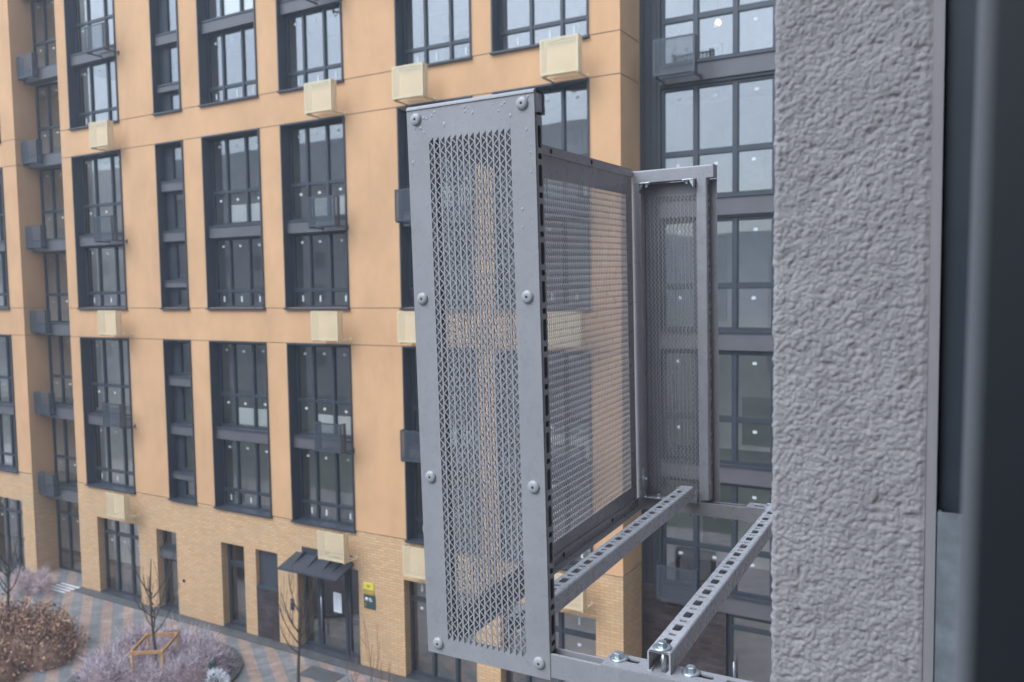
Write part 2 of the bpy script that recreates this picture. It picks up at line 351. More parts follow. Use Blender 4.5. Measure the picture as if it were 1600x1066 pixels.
def window(parent, x0, x1, z0, z1, y, mull=(), trans=(), fw=.05, mw=.07, name='window', stick=True, doorhandle=None):
    """frame with mullions at fractions, transoms at heights; pane as a sub-part"""
    f = MB(); d0, d1 = y, y+.09
    f.box(x0, x0+fw, d0, d1, z0, z1); f.box(x1-fw, x1, d0, d1, z0, z1)
    f.box(x0+fw, x1-fw, d0, d1, z0, z0+fw); f.box(x0+fw, x1-fw, d0, d1, z1-fw, z1)
    xs = [x0+fw] + sum([[x0+(x1-x0)*m-mw/2, x0+(x1-x0)*m+mw/2] for m in mull], []) + [x1-fw]
    zs = [z0+fw] + sum([[t-mw/2, t+mw/2] for t in trans], []) + [z1-fw]
    for i in range(1, len(xs)-1, 2): f.box(xs[i], xs[i+1], d0-.012, d1, z0+fw, z1-fw)
    for j in range(1, len(zs)-1, 2):
        for i in range(0, len(xs), 2): f.box(xs[i], xs[i+1], d0+.004, d1, zs[j], zs[j+1])
    # slim sash rims around every light
    for i in range(0, len(xs), 2):
        for j in range(0, len(zs), 2):
            a, b, c, d = xs[i], xs[i+1], zs[j], zs[j+1]; r = .02; yy0, yy1 = d0+.02, d0+.07
            f.box(a, a+r, yy0, yy1, c, d); f.box(b-r, b, yy0, yy1, c, d); f.box(a+r, b-r, yy0, yy1, c, c+r); f.box(a+r, b-r, yy0, yy1, d-r, d)
    wo = obj(name, f, 'metal', parent)
    p = MB()
    for i in range(0, len(xs), 2):
        for j in range(0, len(zs), 2):
            a, b, c, d = xs[i]+.02, xs[i+1]-.02, zs[j]+.02, zs[j+1]-.02
            p.box(a, b, y+.04, y+.052, c, d, 0)
            if stick:
                cx = (a+b)/2+random.uniform(-.03, .03); yy = y+.036
                if d-c > .7:
                    zt = d-.13-random.uniform(0, .05); p.box(cx-.045, cx+.045, yy, yy+.003, zt-.065, zt, 1)
                else:
                    zt = d-.10; xx = cx+random.choice((-.05, .0, .08)); p.box(xx-.028, xx+.028, yy, yy+.003, zt-.17, zt, 1)
    obj('pane', p, ['glass', 'sticker'], wo)
    return wo

bld = empty('apartment_building', (-19, 17, 0), 'long orange plastered apartment block with a tan brick ground storey and paired tall dark windows', 'building')
ROWS = [(-6.56, -1.475), (-.49, 4.60), (5.52, 10.61)]
COLS = {'B': (-26.85, -24.27), 'C': (-20.40, -18.02), 'D': (-17.18, -14.86), 'E': (-13.10, -10.85), 'F': (-10.27, -7.785)}
NC = (-22.52, -21.27)
SEAMS = [-.49, -1.475, 4.60, 5.52]
FY = 17.0
def plaster_wall(x0, x1, holes, z0, z1):
    mb = MB(); cuts = [z0] + [s for s in (-1.475, -.49, 4.60, 5.52, 10.61, 11.6) if z0 < s < z1] + [z1]
    for a, b in zip(cuts[:-1], cuts[1:]):
        hs_ = [h for h in holes if h[2] < b-.01 and h[3] > a+.01]
        wall_grid(mb, x0, x1, a+.011, b-.011, hs_, FY, .34)
    for s in cuts[1:-1]: mb.box(x0, x1, FY+.012, FY+.02, s-.02, s+.02, 1)
    return mb
holes = [(a, b, z0, z1) for (a, b) in list(COLS.values())+[NC] for (z0, z1) in ROWS]
TOPZ = 12.6
w1 = plaster_wall(-27.45, -7.04, holes, -6.56, TOPZ)
LB = (-33.5, -31.08)
w1b = plaster_wall(-60, -30.20, [(LB[0], LB[1], a, b) for a, b in ROWS]+[(-40.5, -38, a, b) for a, b in ROWS]+[(-37, -35, a, b) for a, b in ROWS], -6.56, TOPZ)
for v, f, mi, sm in ((w1b.v, w1b.f, w1b.m, w1b.sm),):
    w1.add(v, [], 0)
    o_ = len(w1.v)-len(v)
    for ff, m_ in zip(f, mi): w1.f.append(tuple(i+o_ for i in ff)); w1.m.append(m_); w1.sm.append(False)
# returns: right end, recess cheeks, roof parapet, with the same seams
def cheek(x, ya, yb, za, zb, flip=False):
    cuts = [za] + [s for s in (-1.475, -.49, 4.60, 5.52, 10.61, 11.6) if za < s < zb] + [zb]
    for a, b in zip(cuts[:-1], cuts[1:]): w1.quad((x, ya, a+.011), (x, yb, a+.011), (x, yb, b-.011), (x, ya, b-.011))
    s_ = -.015 if not flip else .015
    for s in cuts[1:-1]: w1.quad((x+s_, ya, s-.02), (x+s_, yb, s-.02), (x+s_, yb, s+.02), (x+s_, ya, s+.02), 1)
cheek(-7.04, FY, 18.15, -6.56, TOPZ); cheek(-27.45, FY, 17.85, -6.56, TOPZ, True); cheek(-30.20, FY, 17.85, -6.56, TOPZ)
w1.box(-60, -7.04, 17.86, 30, TOPZ, TOPZ+.3)
obj('plaster_wall', w1, ['plaster', 'seam'], bld)
# brick storey
GT = -7.645
GO = {'B': (-26.42, -24.20, GT, -10.30), 'thin': (-23.30, -22.32, GT, -10.30), 'Cd': (-20.25, -19.25, GT, -10.30), 'panel': (-18.76, -17.86, GT, -8.80),
      'ent': (-17.10, -14.80, GT, -10.30), 'E': (-13.25, -11.0, GT, -10.30), 'F': (-10.3, -7.72, GT, -10.30), 'L': (-33.3, -30.95, GT, -10.30)}
gh = [(a, b, d, c) for (a, b, c, d) in GO.values()]
br = MB()
wall_grid(br, -27.45, -7.04, -HC, -6.575, gh, FY-.004, .34)
wall_grid(br, -60, -30.20, -HC, -6.575, gh, FY-.004, .34)
for x, e in ((-7.04, 18.15), (-27.45, 17.85), (-30.20, 17.85)): br.quad((x, FY-.004, -HC), (x, e, -HC), (x, e, -6.575), (x, FY-.004, -6.575))
br.box(-27.45, -7.04, FY-.004, FY+.03, -6.58, -6.572)
obj('brick_wall', br, 'brick', bld)
for k_, (a, b, c, d) in GO.items():
    if k_ != 'panel': q = MB(); q.box(a+.005, b-.005, FY-.03, FY+.235, -HC+.005, -HC+.055); obj('threshold', q, 'darkpanel', bld)
# inner rooms
rm = MB()
rm.quad((-60, 19.4, -HC), (-7.1, 19.4, -HC), (-7.1, 19.4, TOPZ), (-60, 19.4, TOPZ))
rm.quad((-7.10, 17.4, -HC), (-7.10, 19.4, -HC), (-7.10, 19.4, TOPZ), (-7.10, 17.4, TOPZ))
for x in (-24.0, -20.9, -17.6, -14.0, -10.6):
    rm.box(x-.06, x+.06, 17.42, 19.39, -HC, TOPZ)
obj('room_wall', rm, 'room', bld)
rgd = random.Random(17)
for (a, b) in ((-27.3, -24.07), (-23.93, -20.97), (-20.83, -17.67), (-17.53, -14.07), (-13.93, -10.67), (-10.53, -7.12)):
    for k in range(-3, 4):
        if rgd.random() < .25: continue
        z = 1.60+3.005*k+.285; x = rgd.uniform(a+.4, b-1.5); q = MB(); q.box(x, x+.9, 19.36, 19.395, z, z+2.1); obj('doorway', q, 'spandrel' if rgd.random() < .6 else 'white', bld)
sl_ = MB()
for k in range(-3, 5):
    z = 1.60+3.005*k
    for a, b in ((-27.3, -24.07), (-23.93, -20.97), (-20.83, -17.67), (-17.53, -14.07), (-13.93, -10.67), (-10.53, -7.12), (-60, -30.3)):
        sl_.box(a, b, 17.42, 19.38, z-.02, z+.28)
obj('floor_slab', sl_, 'roomfloor', bld)

def surround(x0, x1, z0, z1, parent=bld):
    s = MB(); t, p = .07, .045
    y0, y1 = FY-p, FY+.33
    s.box(x0-.004, x0+t*.5, y0, y1, z0, z1); s.box(x1-t*.5, x1+.004, y0, y1, z0, z1)
    s.box(x0+t*.5, x1-t*.5, y0, y1, z1-t*.6, z1+.004); s.box(x0-.03, x1+.03, y0-.035, y1, z0-.05, z0)
    return obj('window_surround', s, 'metal', parent)
def spandrel(x0, x1, za, zb, parent=bld, y=17.09):
    s = MB(); s.box(x0, x1, y, FY+.40, za, zb-.05, 0); s.box(x0, x1, y-.025, FY+.40, zb-.05, zb, 1)
    return obj('spandrel', s, ['spandrel', 'metal'], parent)
MU = {'B': (.30, .66), 'C': (.285, .64), 'D': (.29, .62), 'E': (.31, .66), 'F': (.36, .69), 'L': (.33, .66)}
allcols = dict(COLS); allcols['L'] = LB
for key, (a, b) in allcols.items():
    for r, (z0, z1) in enumerate(ROWS):
        surround(a, b, z0, z1)
        A, Bx = a+.035, b-.035
        sp_t = z0+2.45; sp_b = z0+2.09
        spandrel(A, Bx, sp_b, sp_t)
        yw = FY+.27
        window(bld, A, Bx, z0+.005, sp_b-.005, yw, MU[key], (z0+.50,))
        window(bld, A, Bx, sp_t+.005, z1-.045, yw, MU[key], (z0+3.44,))
        # white radiator behind the upper windows
        if key in 'CDF' or (key == 'E'):
            rd = MB(); m1 = a+(b-a)*MU[key][0]
            rd.box(m1+.05, b-.12, FY+.345, FY+.40, sp_t+.10, sp_t+.60)
            for q in range(14):
                xx = m1+.08+q*(b-.18-m1-.05)/14; rd.box(xx, xx+.035, FY+.338, FY+.345, sp_t+.13, sp_t+.57)
            obj('radiator', rd, 'radiator', bld)
a, b = NC
for r, (z0, z1) in enumerate(ROWS):
    surround(a, b, z0, z1)
    A, Bx = a+.035, b-.035; yw = FY+.27
    sps = [(z0+.66, z0+.80), (z0+2.08, z0+2.38), (z0+3.64, z0+3.94)]
    sps = [(z0+.64, z0+.86), (z0+2.07, z0+2.40), (z0+3.62, z0+3.93)]
    zz = [z0+.005] + sum([[p, q] for p, q in sps], []) + [z1-.045]
    for p, q in sps: spandrel(A, Bx, p, q)
    for j in range(0, len(zz), 2):
        wb = window(bld, A+.30, Bx, zz[j]+.005, zz[j+1]-.005, yw, (), (), stick=False, fw=.07)
        s = MB(); s.box(A, A+.30, yw-.01, yw+.09, zz[j]+.005, zz[j+1]-.005); obj('window_panel', s, 'metal', bld)
# left recess: storey-high windows
for k in range(-3, 4):
    t = 1.95+3.005*k
    if t-.40 > -8: spandrel(-30.19, -27.46, t-.42, t, y=17.78)
for k in range(-3, 4):
    zb_ = 1.95+3.005*k; 
    window(bld, -30.19, -27.46, zb_+.005, zb_+2.58, 17.83, (.27, .62), (zb_+1.03,))
    rd = MB(); rd.box(-28.85, -27.6, 17.90, 17.96, zb_+.10, zb_+.60); obj('radiator', rd, 'radiator', bld)
window(bld, -30.19, -27.46, -10.30, -7.49, 17.83, (.27, .62), (-8.15,), name='door')
# ground storey openings
def gopen(key, mull, trans=-8.22, y=FY+.24):
    a, b, zt, zb_ = GO[key]
    return window(bld, a+.004, b-.004, zb_+.02, zt-.004, y, mull, (trans,), fw=.06, mw=.09)
gopen('B', (.30, .66)); gopen('E', (.33, .66)); gopen('L', (.33, .66)); gopen('F', (.25, .6))
def handle(parent, x, z, y, h=1.0):
    s = MB(); s.tube([(x, y-.06, z-h/2), (x, y-.06, z+h/2)], [.017, .017], 8)
    for q in (-.4, .4): s.tube([(x, y-.06, z+q*h), (x, y, z+q*h)], [.01, .01], 6)
    return obj('handle', s, 'steel', parent)
a, b, zt, zb_ = GO['Cd']; dr = window(bld, a+.004, b-.004, zb_+.02, zt-.004, FY+.24, (), (-8.35,), fw=.1, mw=.14, name='door', stick=False); handle(dr, b-.16, -9.35, FY+.22, 1.1)
a, b, zt, zb_ = GO['thin']; dr = window(bld, a+.004, b-.004, zb_+.02, -8.62, FY+.24, (), (), fw=.09, name='door', stick=False); handle(dr, b-.13, -9.5, FY+.22, 1.1)
window(bld, a+.004, b-.004, -8.28, zt-.004, FY+.24, (), (), fw=.08, stick=False)
spandrel(a+.004, b-.004, -8.61, -8.29, y=FY+.12)
a, b, zt, zb_ = GO['panel']
s = MB(); s.box(a+.002, b-.002, FY+.13, FY+.34, zb_, zt-.002); s.box(a+.002, b-.002, FY-.02, FY+.33, zb_, zb_+.05)
obj('metal_panel', s, 'dmet', bld)
s = MB(); s.box(a, b, FY-.012, FY-.002, -HC+.03, -8.80)
obj('dark_brick_panel', s, 'dbrick', bld)
# entrance
a, b, zt, zb_ = GO['ent']
window(bld, a+.004, a+.58, zb_+.02, zt-.004, FY+.26, (), (), fw=.07, stick=False)
window(bld, b-.62, b-.004, zb_+.02, zt-.004, FY+.26, (), (), fw=.07, stick=False)
dr = window(bld, a+.60, b-.64, zb_+.02, zt-.2, FY+.25, (), (), fw=.10, name='door', stick=False); handle(dr, a+.74, -9.3, FY+.23, 1.25)
dr['label'] = 'glazed entrance door with long steel handle and a white notice'
s = MB(); s.box(a+.60, b-.64, FY+.25, FY+.34, zt-.195, zt-.004); obj('door_head', s, 'metal', bld)
s = MB(); s.box(-15.98, -15.68, FY+.262, FY+.266, -9.12, -8.55, 0)
for q in range(7): s.box(-15.94, -15.72-(.06 if q % 3 == 2 else 0), FY+.260, FY+.262, -8.63-q*.065, -8.645-q*.065, 1)
tag(obj('notice', s, ['paper', 'ink']), 'white paper notice taped to the glass of the entrance door', 'notice')
cn = MB()
pts = [(FY-.0, -7.47), (FY-.73, -7.72), (FY-.73, -7.77), (FY-.0, -7.53)]
cn.prism(pts, 0, -17.10, -14.95)
cn.box(-16.85, -15.0, FY-.04, FY-.008, -7.52, -7.28)
cano = obj('entrance_canopy', cn, 'metal'); tag(cano, 'dark sheet metal canopy with raised seams over the entrance door', 'canopy')
for x in (-16.75, -16.2, -15.65, -15.3):
    s = MB(); s.prism([(FY-.03, -7.47), (FY-.55, -7.655), (FY-.55, -7.66), (FY-.03, -7.37)], 0, x-.015, x+.015); obj('fin', s, 'metal', cano)
# signs
s = MB(); s.box(-14.62, -14.26, FY-.03, FY-.006, -8.12, -7.93); s.box(-14.5, -14.38, FY-.034, FY-.03, -8.06, -7.99, 1)
tag(obj('wall_sign', s, ['yellow', 'ochre']), 'small bright yellow sign plate, topmost of the signs right of the entrance', 'sign')
s = MB(); s.box(-14.61, -14.25, FY-.03, FY-.006, -8.26, -8.16)
tag(obj('wall_sign', s, 'ochre'), 'narrow ochre plate between the yellow sign and the green sign', 'sign')
s = MB(); s.box(-14.60, -14.22, FY-.035, FY-.006, -8.64, -8.27, 0)
s.lathe((-14.51, FY-.035, -8.39), (0, -1, 0), [(.052, 0), (.052, .003)], 16, 1)
for (x, z, l) in ((-14.43, -8.355, .07), (-14.43, -8.385, .10), (-14.43, -8.425, .12)): s.box(x, x+l, FY-.038, FY-.035, z-.009, z+.009, 1)
s.box(-14.55, -14.52, FY-.038, FY-.035, -8.58, -8.50, 2)
tag(obj('wall_sign', s, ['green', 'white', 'ochre']), 'dark green sign with a white disc and white lettering beside the entrance', 'sign')
s = MB(); s.box(-17.36, -17.24, FY-.04, FY-.006, -9.22, -8.90); s.box(-17.34, -17.26, FY-.043, FY-.04, -9.0, -8.93, 1); tag(obj('intercom', s, ['darkpanel', 'steel']), 'dark intercom panel on the brick pier left of the entrance door', 'intercom')
s = MB(); s.lathe((-22.02, FY-.004, -9.15), (0, -1, 0), [(.05, 0), (.05, .03), (.03, .05)], 14); tag(obj('wall_light', s, 'metal'), 'tiny round dark fitting on the tan brick right of the narrow glass door', 'wall fitting')

# ------------------------------------------------------------------ dark building in the right recess
db = empty('dark_apartment_building', (-4, 18.15, 0), 'dark grey and brown brick block set back at the right, with large gridded windows', 'building')
DY = 18.15
s = MB(); wins = []
xa, xb = -6.55, 3.6
dh = []
for k in range(-2, 4):
    zb_ = 1.94+3.0*k - (0 if k >= -1 else .0)
    if k == -2: zb_ = -4.0
    dh.append((xa, xb, (1.98+2.985*k) if k > -3 else 0, (4.42+2.985*k)))
dh = [(xa, xb, 1.94+2.97*k, 4.42+2.95*k) for k in range(-3, 4)]
s2 = MB(); wall_grid(s2, -7.04, 6, -7.0, TOPZ, dh, DY, .3); obj('panel_wall', s2, 'darkpanel', db)
s2 = MB(); 
for x in (-6.93, -6.78, -6.64): s2.box(x-.006, x+.006, DY-.02, DY-.001, -7.0, TOPZ)
obj('panel_rib', s2, 'metal', db)
doorh = [(-5.02, -3.9, -10.25, -7.40)]
s2 = MB(); wall_grid(s2, -7.04, 6, -HC, -7.0, doorh, DY-.02, .3); s2.box(-7.04, 6, DY-.02, DY-.001, -7.0, -6.998); obj('brick_wall', s2, 'dbrick', db)
for k, h in enumerate(dh):
    fr_ = [(-5.75-xa)/(xb-xa), (-4.87-xa)/(xb-xa)] + [(-4.02+.85*q-xa)/(xb-xa) for q in range(9)]
    window(db, xa+.003, xb-.003, h[2]+.003, h[3]-.003, DY+.06, fr_, (h[2]+1.0,), mw=.10, fw=.06)
    s2 = MB(); s2.box(xa, xb, DY-.05, DY-.002, h[2]-.42, h[2]-.04, 0); s2.box(xa-.02, xb, DY-.085, DY-.002, h[2]-.038, h[2]-.002, 1)
    obj('spandrel', s2, ['spandrel', 'metal'], db)
dr = window(db, -5.016, -3.904, -10.2, -7.404, DY+.1, (), (-7.75,), fw=.1, mw=.07, name='door', stick=False); handle(dr, -4.85, -9.0, DY+.07, 1.0)
s2 = MB(); s2.quad((-7.04, 20.6, -HC), (6, 20.6, -HC), (6, 20.6, TOPZ), (-7.04, 20.6, TOPZ)); s2.quad((-7.0, 18.5, -HC), (-7.0, 20.6, -HC), (-7.0, 20.6, TOPZ), (-7.0, 18.5, TOPZ))
s2.box(-3.3, -3.2, 18.6, 20.59, -HC, TOPZ); obj('room_wall', s2, 'room', db)
for (x, z, w_, h_, mt_) in ((-5.75, 2.1, .95, 2.0, 'white'), (-4.55, 1.85, .5, 2.3, 'spandrel'), (-6.4, -.9, .7, 2.1, 'roomfloor'), (-5.3, -4.0, 1.1, 1.2, 'spandrel'), (-5.05, 4.85, .6, 2.3, 'white'), (-6.3, -6.8, .8, 2.0, 'spandrel'), (-4.6, -6.9, 1.0, 2.0, 'darkpanel')):
    q = MB(); q.box(x, x+w_, 20.54, 20.595, z, z+h_); obj('doorway', q, mt_, db)
s2 = MB()
for k in range(-3, 4): s2.box(-6.95, 6, DY+.4, 20.58, 1.56+2.97*k, 1.80+2.97*k)
s2.box(-7.04, 6, DY-.02, 30, TOPZ, TOPZ+.3)
obj('floor_slab', s2, 'spandrel', db)
# furniture and lamp behind the glass
s = MB()
for x in (-6.15, -5.35): s.box(x-.03, x+.03, 18.75, 18.81, 4.79, 5.42)
s.box(-6.12, -5.38, 18.76, 18.80, 5.28, 5.33); s.box(-6.12, -5.38, 18.76, 18.80, 4.95, 5.0)
for q in range(8): s.box(-6.05+q*.09, -6.03+q*.09, 18.77, 18.79, 5.0, 5.28)
tag(obj('wooden_rack', s, 'spandrel'), 'low slatted rack standing behind the upper right window', 'rack')
lr = empty('pendant_lamp', (-5.45, 18.9, 6.1+HC), 'lit warm pendant bulb glowing behind the upper right window', 'lamp')
s = MB(); s.lathe((-5.45, 18.9, 5.90), (0, 0, 1), [(.005, -.07), (.05, -.05), (.07, 0), (.05, .05), (.015, .08)], 14); obj('bulb', s, 'bulb', lr)
s = MB(); s.tube([(-5.45, 18.9, 5.95), (-5.45, 18.9, 7.4)], [.006, .006], 6); obj('cord', s, 'metal', lr)

# ------------------------------------------------------------------ wall baskets for air conditioners on the far facades
def make_basket(kind):
    fm, pm = ('beige', 'beige_p') if kind == 'b' else ('dmet', 'dark_p')
    root = bpy.data.objects.new('air_conditioner_basket', None); COL.objects.link(root); root.empty_display_size = .1
    W, Hh, D = .93, .78, .22; t = .04
    y0 = -.55; y1 = y0+D
    s = MB(); s.box(-W/2, -W/2+t, y0, y0+.012, 0, Hh); s.box(W/2-t, W/2, y0, y0+.012, 0, Hh); s.box(-W/2+t, W/2-t, y0, y0+.012, 0, t); s.box(-W/2+t, W/2-t, y0, y0+.012, Hh-t, Hh)
    obj('front_frame', s, fm, root, shift=False)
    s = MB(); s.quad((-W/2+t, y0+.006, t), (W/2-t, y0+.006, t), (W/2-t, y0+.006, Hh-t), (-W/2+t, y0+.006, Hh-t)); obj('front_panel', s, pm, root, shift=False)
    for sx in (-1, 1):
        s = MB(); x = sx*(W/2-.004); e = .03
        for (ya, yb, za, zb) in ((y0+.013, y0+.013+e, 0, Hh), (y1-e, y1, 0, Hh), (y0+.013+e, y1-e, 0, e), (y0+.013+e, y1-e, Hh-e, Hh)): s.box(x-.004, x+.004, ya, yb, za, zb, 0)
        s.quad((x, y0+.013+e, e), (x, y1-e, e), (x, y1-e, Hh-e), (x, y0+.013+e, Hh-e), 1)
        obj('side_panel', s, [fm, pm], root, shift=False)
        s = MB(); xx = sx*(W/2-.03)
        s.box(xx-.02, xx+.02, y0+.02, -.003, -.034, -.002); s.box(xx-.03, xx+.03, -.015, -.002, -.09, .05); obj('bracket', s, fm, root, shift=False)
        s = MB(); xx = sx*(W/2-.045); s.box(xx-.016, xx+.016, y1-.04, y1-.006, 0, Hh-.01); obj('post', s, fm, root, shift=False)
    for yy in (y0+.10, -.16):
        s = MB(); s.box(-W/2+.06, W/2-.06, yy-.015, yy+.015, -.001, .028); obj('rail', s, fm, root, shift=False)
    return root
protos = {'b': make_basket('b'), 'd': make_basket('d')}; used = {'b': False, 'd': False}
def put(kind, x, z, label, y=FY):
    if not used[kind]: o = protos[kind]; used[kind] = True
    else: o = copy_tree(protos[kind])
    o.location = (x, y, z+HC)
    tag(o, label, 'air conditioner basket', ('beige' if kind == 'b' else 'dark grey')+' air conditioner baskets on the facades')
colname = {'B': (-24.57, 'leftmost full window column'), 'D': (-15.28, 'column above the entrance'), 'E': (-12.37, 'column hidden partly by the near basket'), 'F': (-8.25, 'column beside the dark block')}
lev = {4.65: 'between upper and middle windows,', -1.335: 'between middle and lower windows,', -7.30: 'on brick under the lowest window,'}
for key, (x, nm) in colname.items():
    for z, t in lev.items(): put('b', x, z, 'beige perforated basket %s %s' % (t, nm))
lev2 = {7.64: 'across the top tall window,', 1.68: 'across the middle tall window,', -4.33: 'across the lower tall window,'}
for key, (x, nm) in colname.items():
    for z, t in lev2.items(): put('d', x, z, 'dark basket %s %s' % (t, nm))
ords = ['topmost', 'second from the top', 'third from the top', 'fourth from the top', 'fifth from the top', 'lowest']
for i, z in enumerate((7.64, 4.66, 1.66, -1.36, -4.33, -7.30)):
    put('d', -29.63, z, 'dark basket in the shaded recess at far left, %s of the stack' % ords[i], 17.70)
put('d', -6.02, 4.56, 'dark basket with glassy mesh on the upper dark facade beside the lamp window', DY-.09)
put('d', -5.97, -7.10, 'dark basket low on the dark brick facade seen under the near rails', DY-.09)

# ------------------------------------------------------------------ vegetation
def branch_tree(mb, p, d, L, r, depth, rng, up=.25, spread=.5, nchild=(3, 5), k=6):
    n = 5; pts = [p.copy()]; rs = [r]; q = p.copy(); dd = d.copy()
    for i in range(n):
        dd = (dd + Vector((rng.uniform(-.14, .14), rng.uniform(-.14, .14), up*.35))).normalized()
        q = q + dd*(L/n); pts.append(q.copy()); rs.append(max(r*(1-.75*(i+1)/n), .006))
    mb.tube(pts, rs, k if depth > 0 else 4)
    if depth <= 0: return
    for c in range(rng.randint(*nchild)):
        i = rng.randint(1, n-1); a = rng.uniform(0, 2*math.pi)
        nd = (dd + Vector((math.cos(a), math.sin(a), .1))*spread*rng.uniform(.6, 1.3)).normalized()
        branch_tree(mb, pts[i], nd, L*rng.uniform(.38, .62), rs[i]*.6, depth-1, rng, up, spread, nchild, 5)
def bare_tree(x, y, h, seed, label, trunk_h=1.0, r=.045, nl=7, mat='bark', z=-HC, lean=0.):
    rng = random.Random(seed); root = empty('bare_tree', (x, y, z+HC), label, 'tree', 'young bare trees in front of the brick storey')
    t = MB(); pts = []; rs = []
    for i in range(9):
        f = i/8; pts.append((x+.05*math.sin(f*5+seed)+lean*f, y+.04*math.cos(f*4+seed), z+h*f)); rs.append(r*(1-.85*f)+.004)
    t.tube(pts, rs, 8); obj('trunk', t, mat, root)
    c = MB()
    for i in range(nl):
        f = trunk_h/h+(.36)*i/nl*rng.uniform(.7, 1.1); P0 = Vector((x+lean*f, y, z+h*f)); a = i*2.4+seed
        nd = Vector((math.cos(a)*.85, math.sin(a)*.85, .55)).normalized()
        branch_tree(c, P0, nd, (h-trunk_h)*rng.uniform(.40, .68), r*.42, 1, rng, up=.95, spread=.45, nchild=(3, 6))
    obj('crown', c, mat, root)
    return root
def blades(mb, n, fn, L, wd, rng, mi_choice, seg=3, droop=.2):
    for i in range(n):
        p, nrm = fn(rng); d = (nrm + Vector((rng.uniform(-1, 1), rng.uniform(-1, 1), rng.uniform(-.5, .8)))*.75).normalized()
        l = L*rng.uniform(.5, 1.25); u = d.cross(Vector((rng.uniform(-1, 1), rng.uniform(-1, 1), rng.uniform(-1, 1)))).normalized()*wd*rng.uniform(.6, 1.3)
        q = p.copy(); vs = []; dd = d.copy()
        for k in range(seg+1):
            w_ = 1-k/seg*.8; vs += [q-u*w_, q+u*w_]
            dd = (dd + Vector((rng.uniform(-.3, .3), rng.uniform(-.3, .3), rng.uniform(-.3, .3)-droop*.3))).normalized(); q = q+dd*l/seg
        mb.add(vs, [(2*k, 2*k+1, 2*k+3, 2*k+2) for k in range(seg)], mi_choice(rng, p))
def mound(cx, cy, rx, ry, h, lumps, seed):
    """returns sampler over the volume of a lumpy mound and its height function"""
    rr = random.Random(seed); L = []
    for i in range(lumps):
        a = rr.uniform(0, 6.28); q = math.sqrt(rr.uniform(0, 1))*.82
        L.append((cx+math.cos(a)*rx*q, cy+math.sin(a)*ry*q, rr.uniform(.45, .8)*min(rx, ry)*.5, h*rr.uniform(.75, 1.1)))
    def fn(rng):
        while True:
            lx, ly, lr, lh = L[rng.randrange(len(L))]
            v = Vector((rng.gauss(0, 1), rng.gauss(0, 1), abs(rng.gauss(0, 1))+.1)).normalized()
            s_ = rng.uniform(.55, 1.0)
            return Vector((lx+v.x*lr*s_, ly+v.y*lr*s_, -HC+v.z*lh*s_)), v
    return fn, L
# lavender twig bed
rng = random.Random(3); fn, L1 = mound(-19.2, 13.8, 1.95, 1.95, 1.02, 56, 11)
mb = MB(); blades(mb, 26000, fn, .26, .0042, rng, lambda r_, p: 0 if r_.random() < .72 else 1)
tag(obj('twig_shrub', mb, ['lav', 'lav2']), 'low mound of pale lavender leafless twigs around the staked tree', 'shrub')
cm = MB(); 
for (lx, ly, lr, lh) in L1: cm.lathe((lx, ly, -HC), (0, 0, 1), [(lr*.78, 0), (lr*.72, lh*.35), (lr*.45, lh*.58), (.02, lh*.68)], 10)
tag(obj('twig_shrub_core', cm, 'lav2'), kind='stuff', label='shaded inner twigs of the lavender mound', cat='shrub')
# brown dry-leaf bush
rng = random.Random(5); fn, L2 = mound(-24.7, 12.35, 3.0, 2.1, 1.2, 60, 21)
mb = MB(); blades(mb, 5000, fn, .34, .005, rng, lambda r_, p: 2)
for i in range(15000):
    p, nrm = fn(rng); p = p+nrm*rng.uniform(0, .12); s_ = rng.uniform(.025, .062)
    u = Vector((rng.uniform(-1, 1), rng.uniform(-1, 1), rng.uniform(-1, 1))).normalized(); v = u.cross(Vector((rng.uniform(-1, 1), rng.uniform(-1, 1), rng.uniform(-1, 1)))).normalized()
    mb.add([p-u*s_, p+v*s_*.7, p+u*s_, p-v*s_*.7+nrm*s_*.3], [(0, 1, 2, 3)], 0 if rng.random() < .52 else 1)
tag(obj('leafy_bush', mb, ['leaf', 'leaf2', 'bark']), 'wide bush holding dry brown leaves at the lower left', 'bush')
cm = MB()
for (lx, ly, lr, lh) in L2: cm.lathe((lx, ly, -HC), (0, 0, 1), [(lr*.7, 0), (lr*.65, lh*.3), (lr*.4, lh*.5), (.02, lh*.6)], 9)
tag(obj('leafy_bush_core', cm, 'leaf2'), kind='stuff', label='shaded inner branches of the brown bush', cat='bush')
rng = random.Random(8); fn, L3 = mound(-28.6, 16.0, 1.0, .55, .75, 9, 5)
mb = MB(); blades(mb, 3500, fn, .26, .005, rng, lambda r_, p: 0 if r_.random() < .7 else 1)
tag(obj('twig_shrub', mb, ['lav', 'leaf']), 'small pinkish twig clump against the brick pier at far left', 'shrub')
# bed discs and rim
g = MB()
g.lathe((-19.2, 13.8, -HC+.006), (0, 0, 1), [(2.0, 0), (2.0, .02)], 48, 0, False); g.lathe((-24.9, 12.3, -HC+.006), (0, 0, 1), [(2.3, 0), (2.3, .02)], 48, 0, False)
tag(obj('planting_soil', g, 'soil'), kind='structure')
s = MB(); n = 64
for i in range(n):
    a0, a1 = 2*math.pi*i/n, 2*math.pi*(i+1)/n
    P = [(-19.2+math.cos(a)*r_, 13.8+math.sin(a)*r_, z) for a in (a0, a1) for r_ in (2.02, 2.22) for z in (-HC+.005, -HC+.10)]
    s.add(P, [(1, 3, 7, 5), (2, 6, 7, 3), (0, 1, 5, 4)])
tag(obj('bed_edging', s, 'strip'), 'dark round edging ring around the lavender twig bed', 'bed edging')
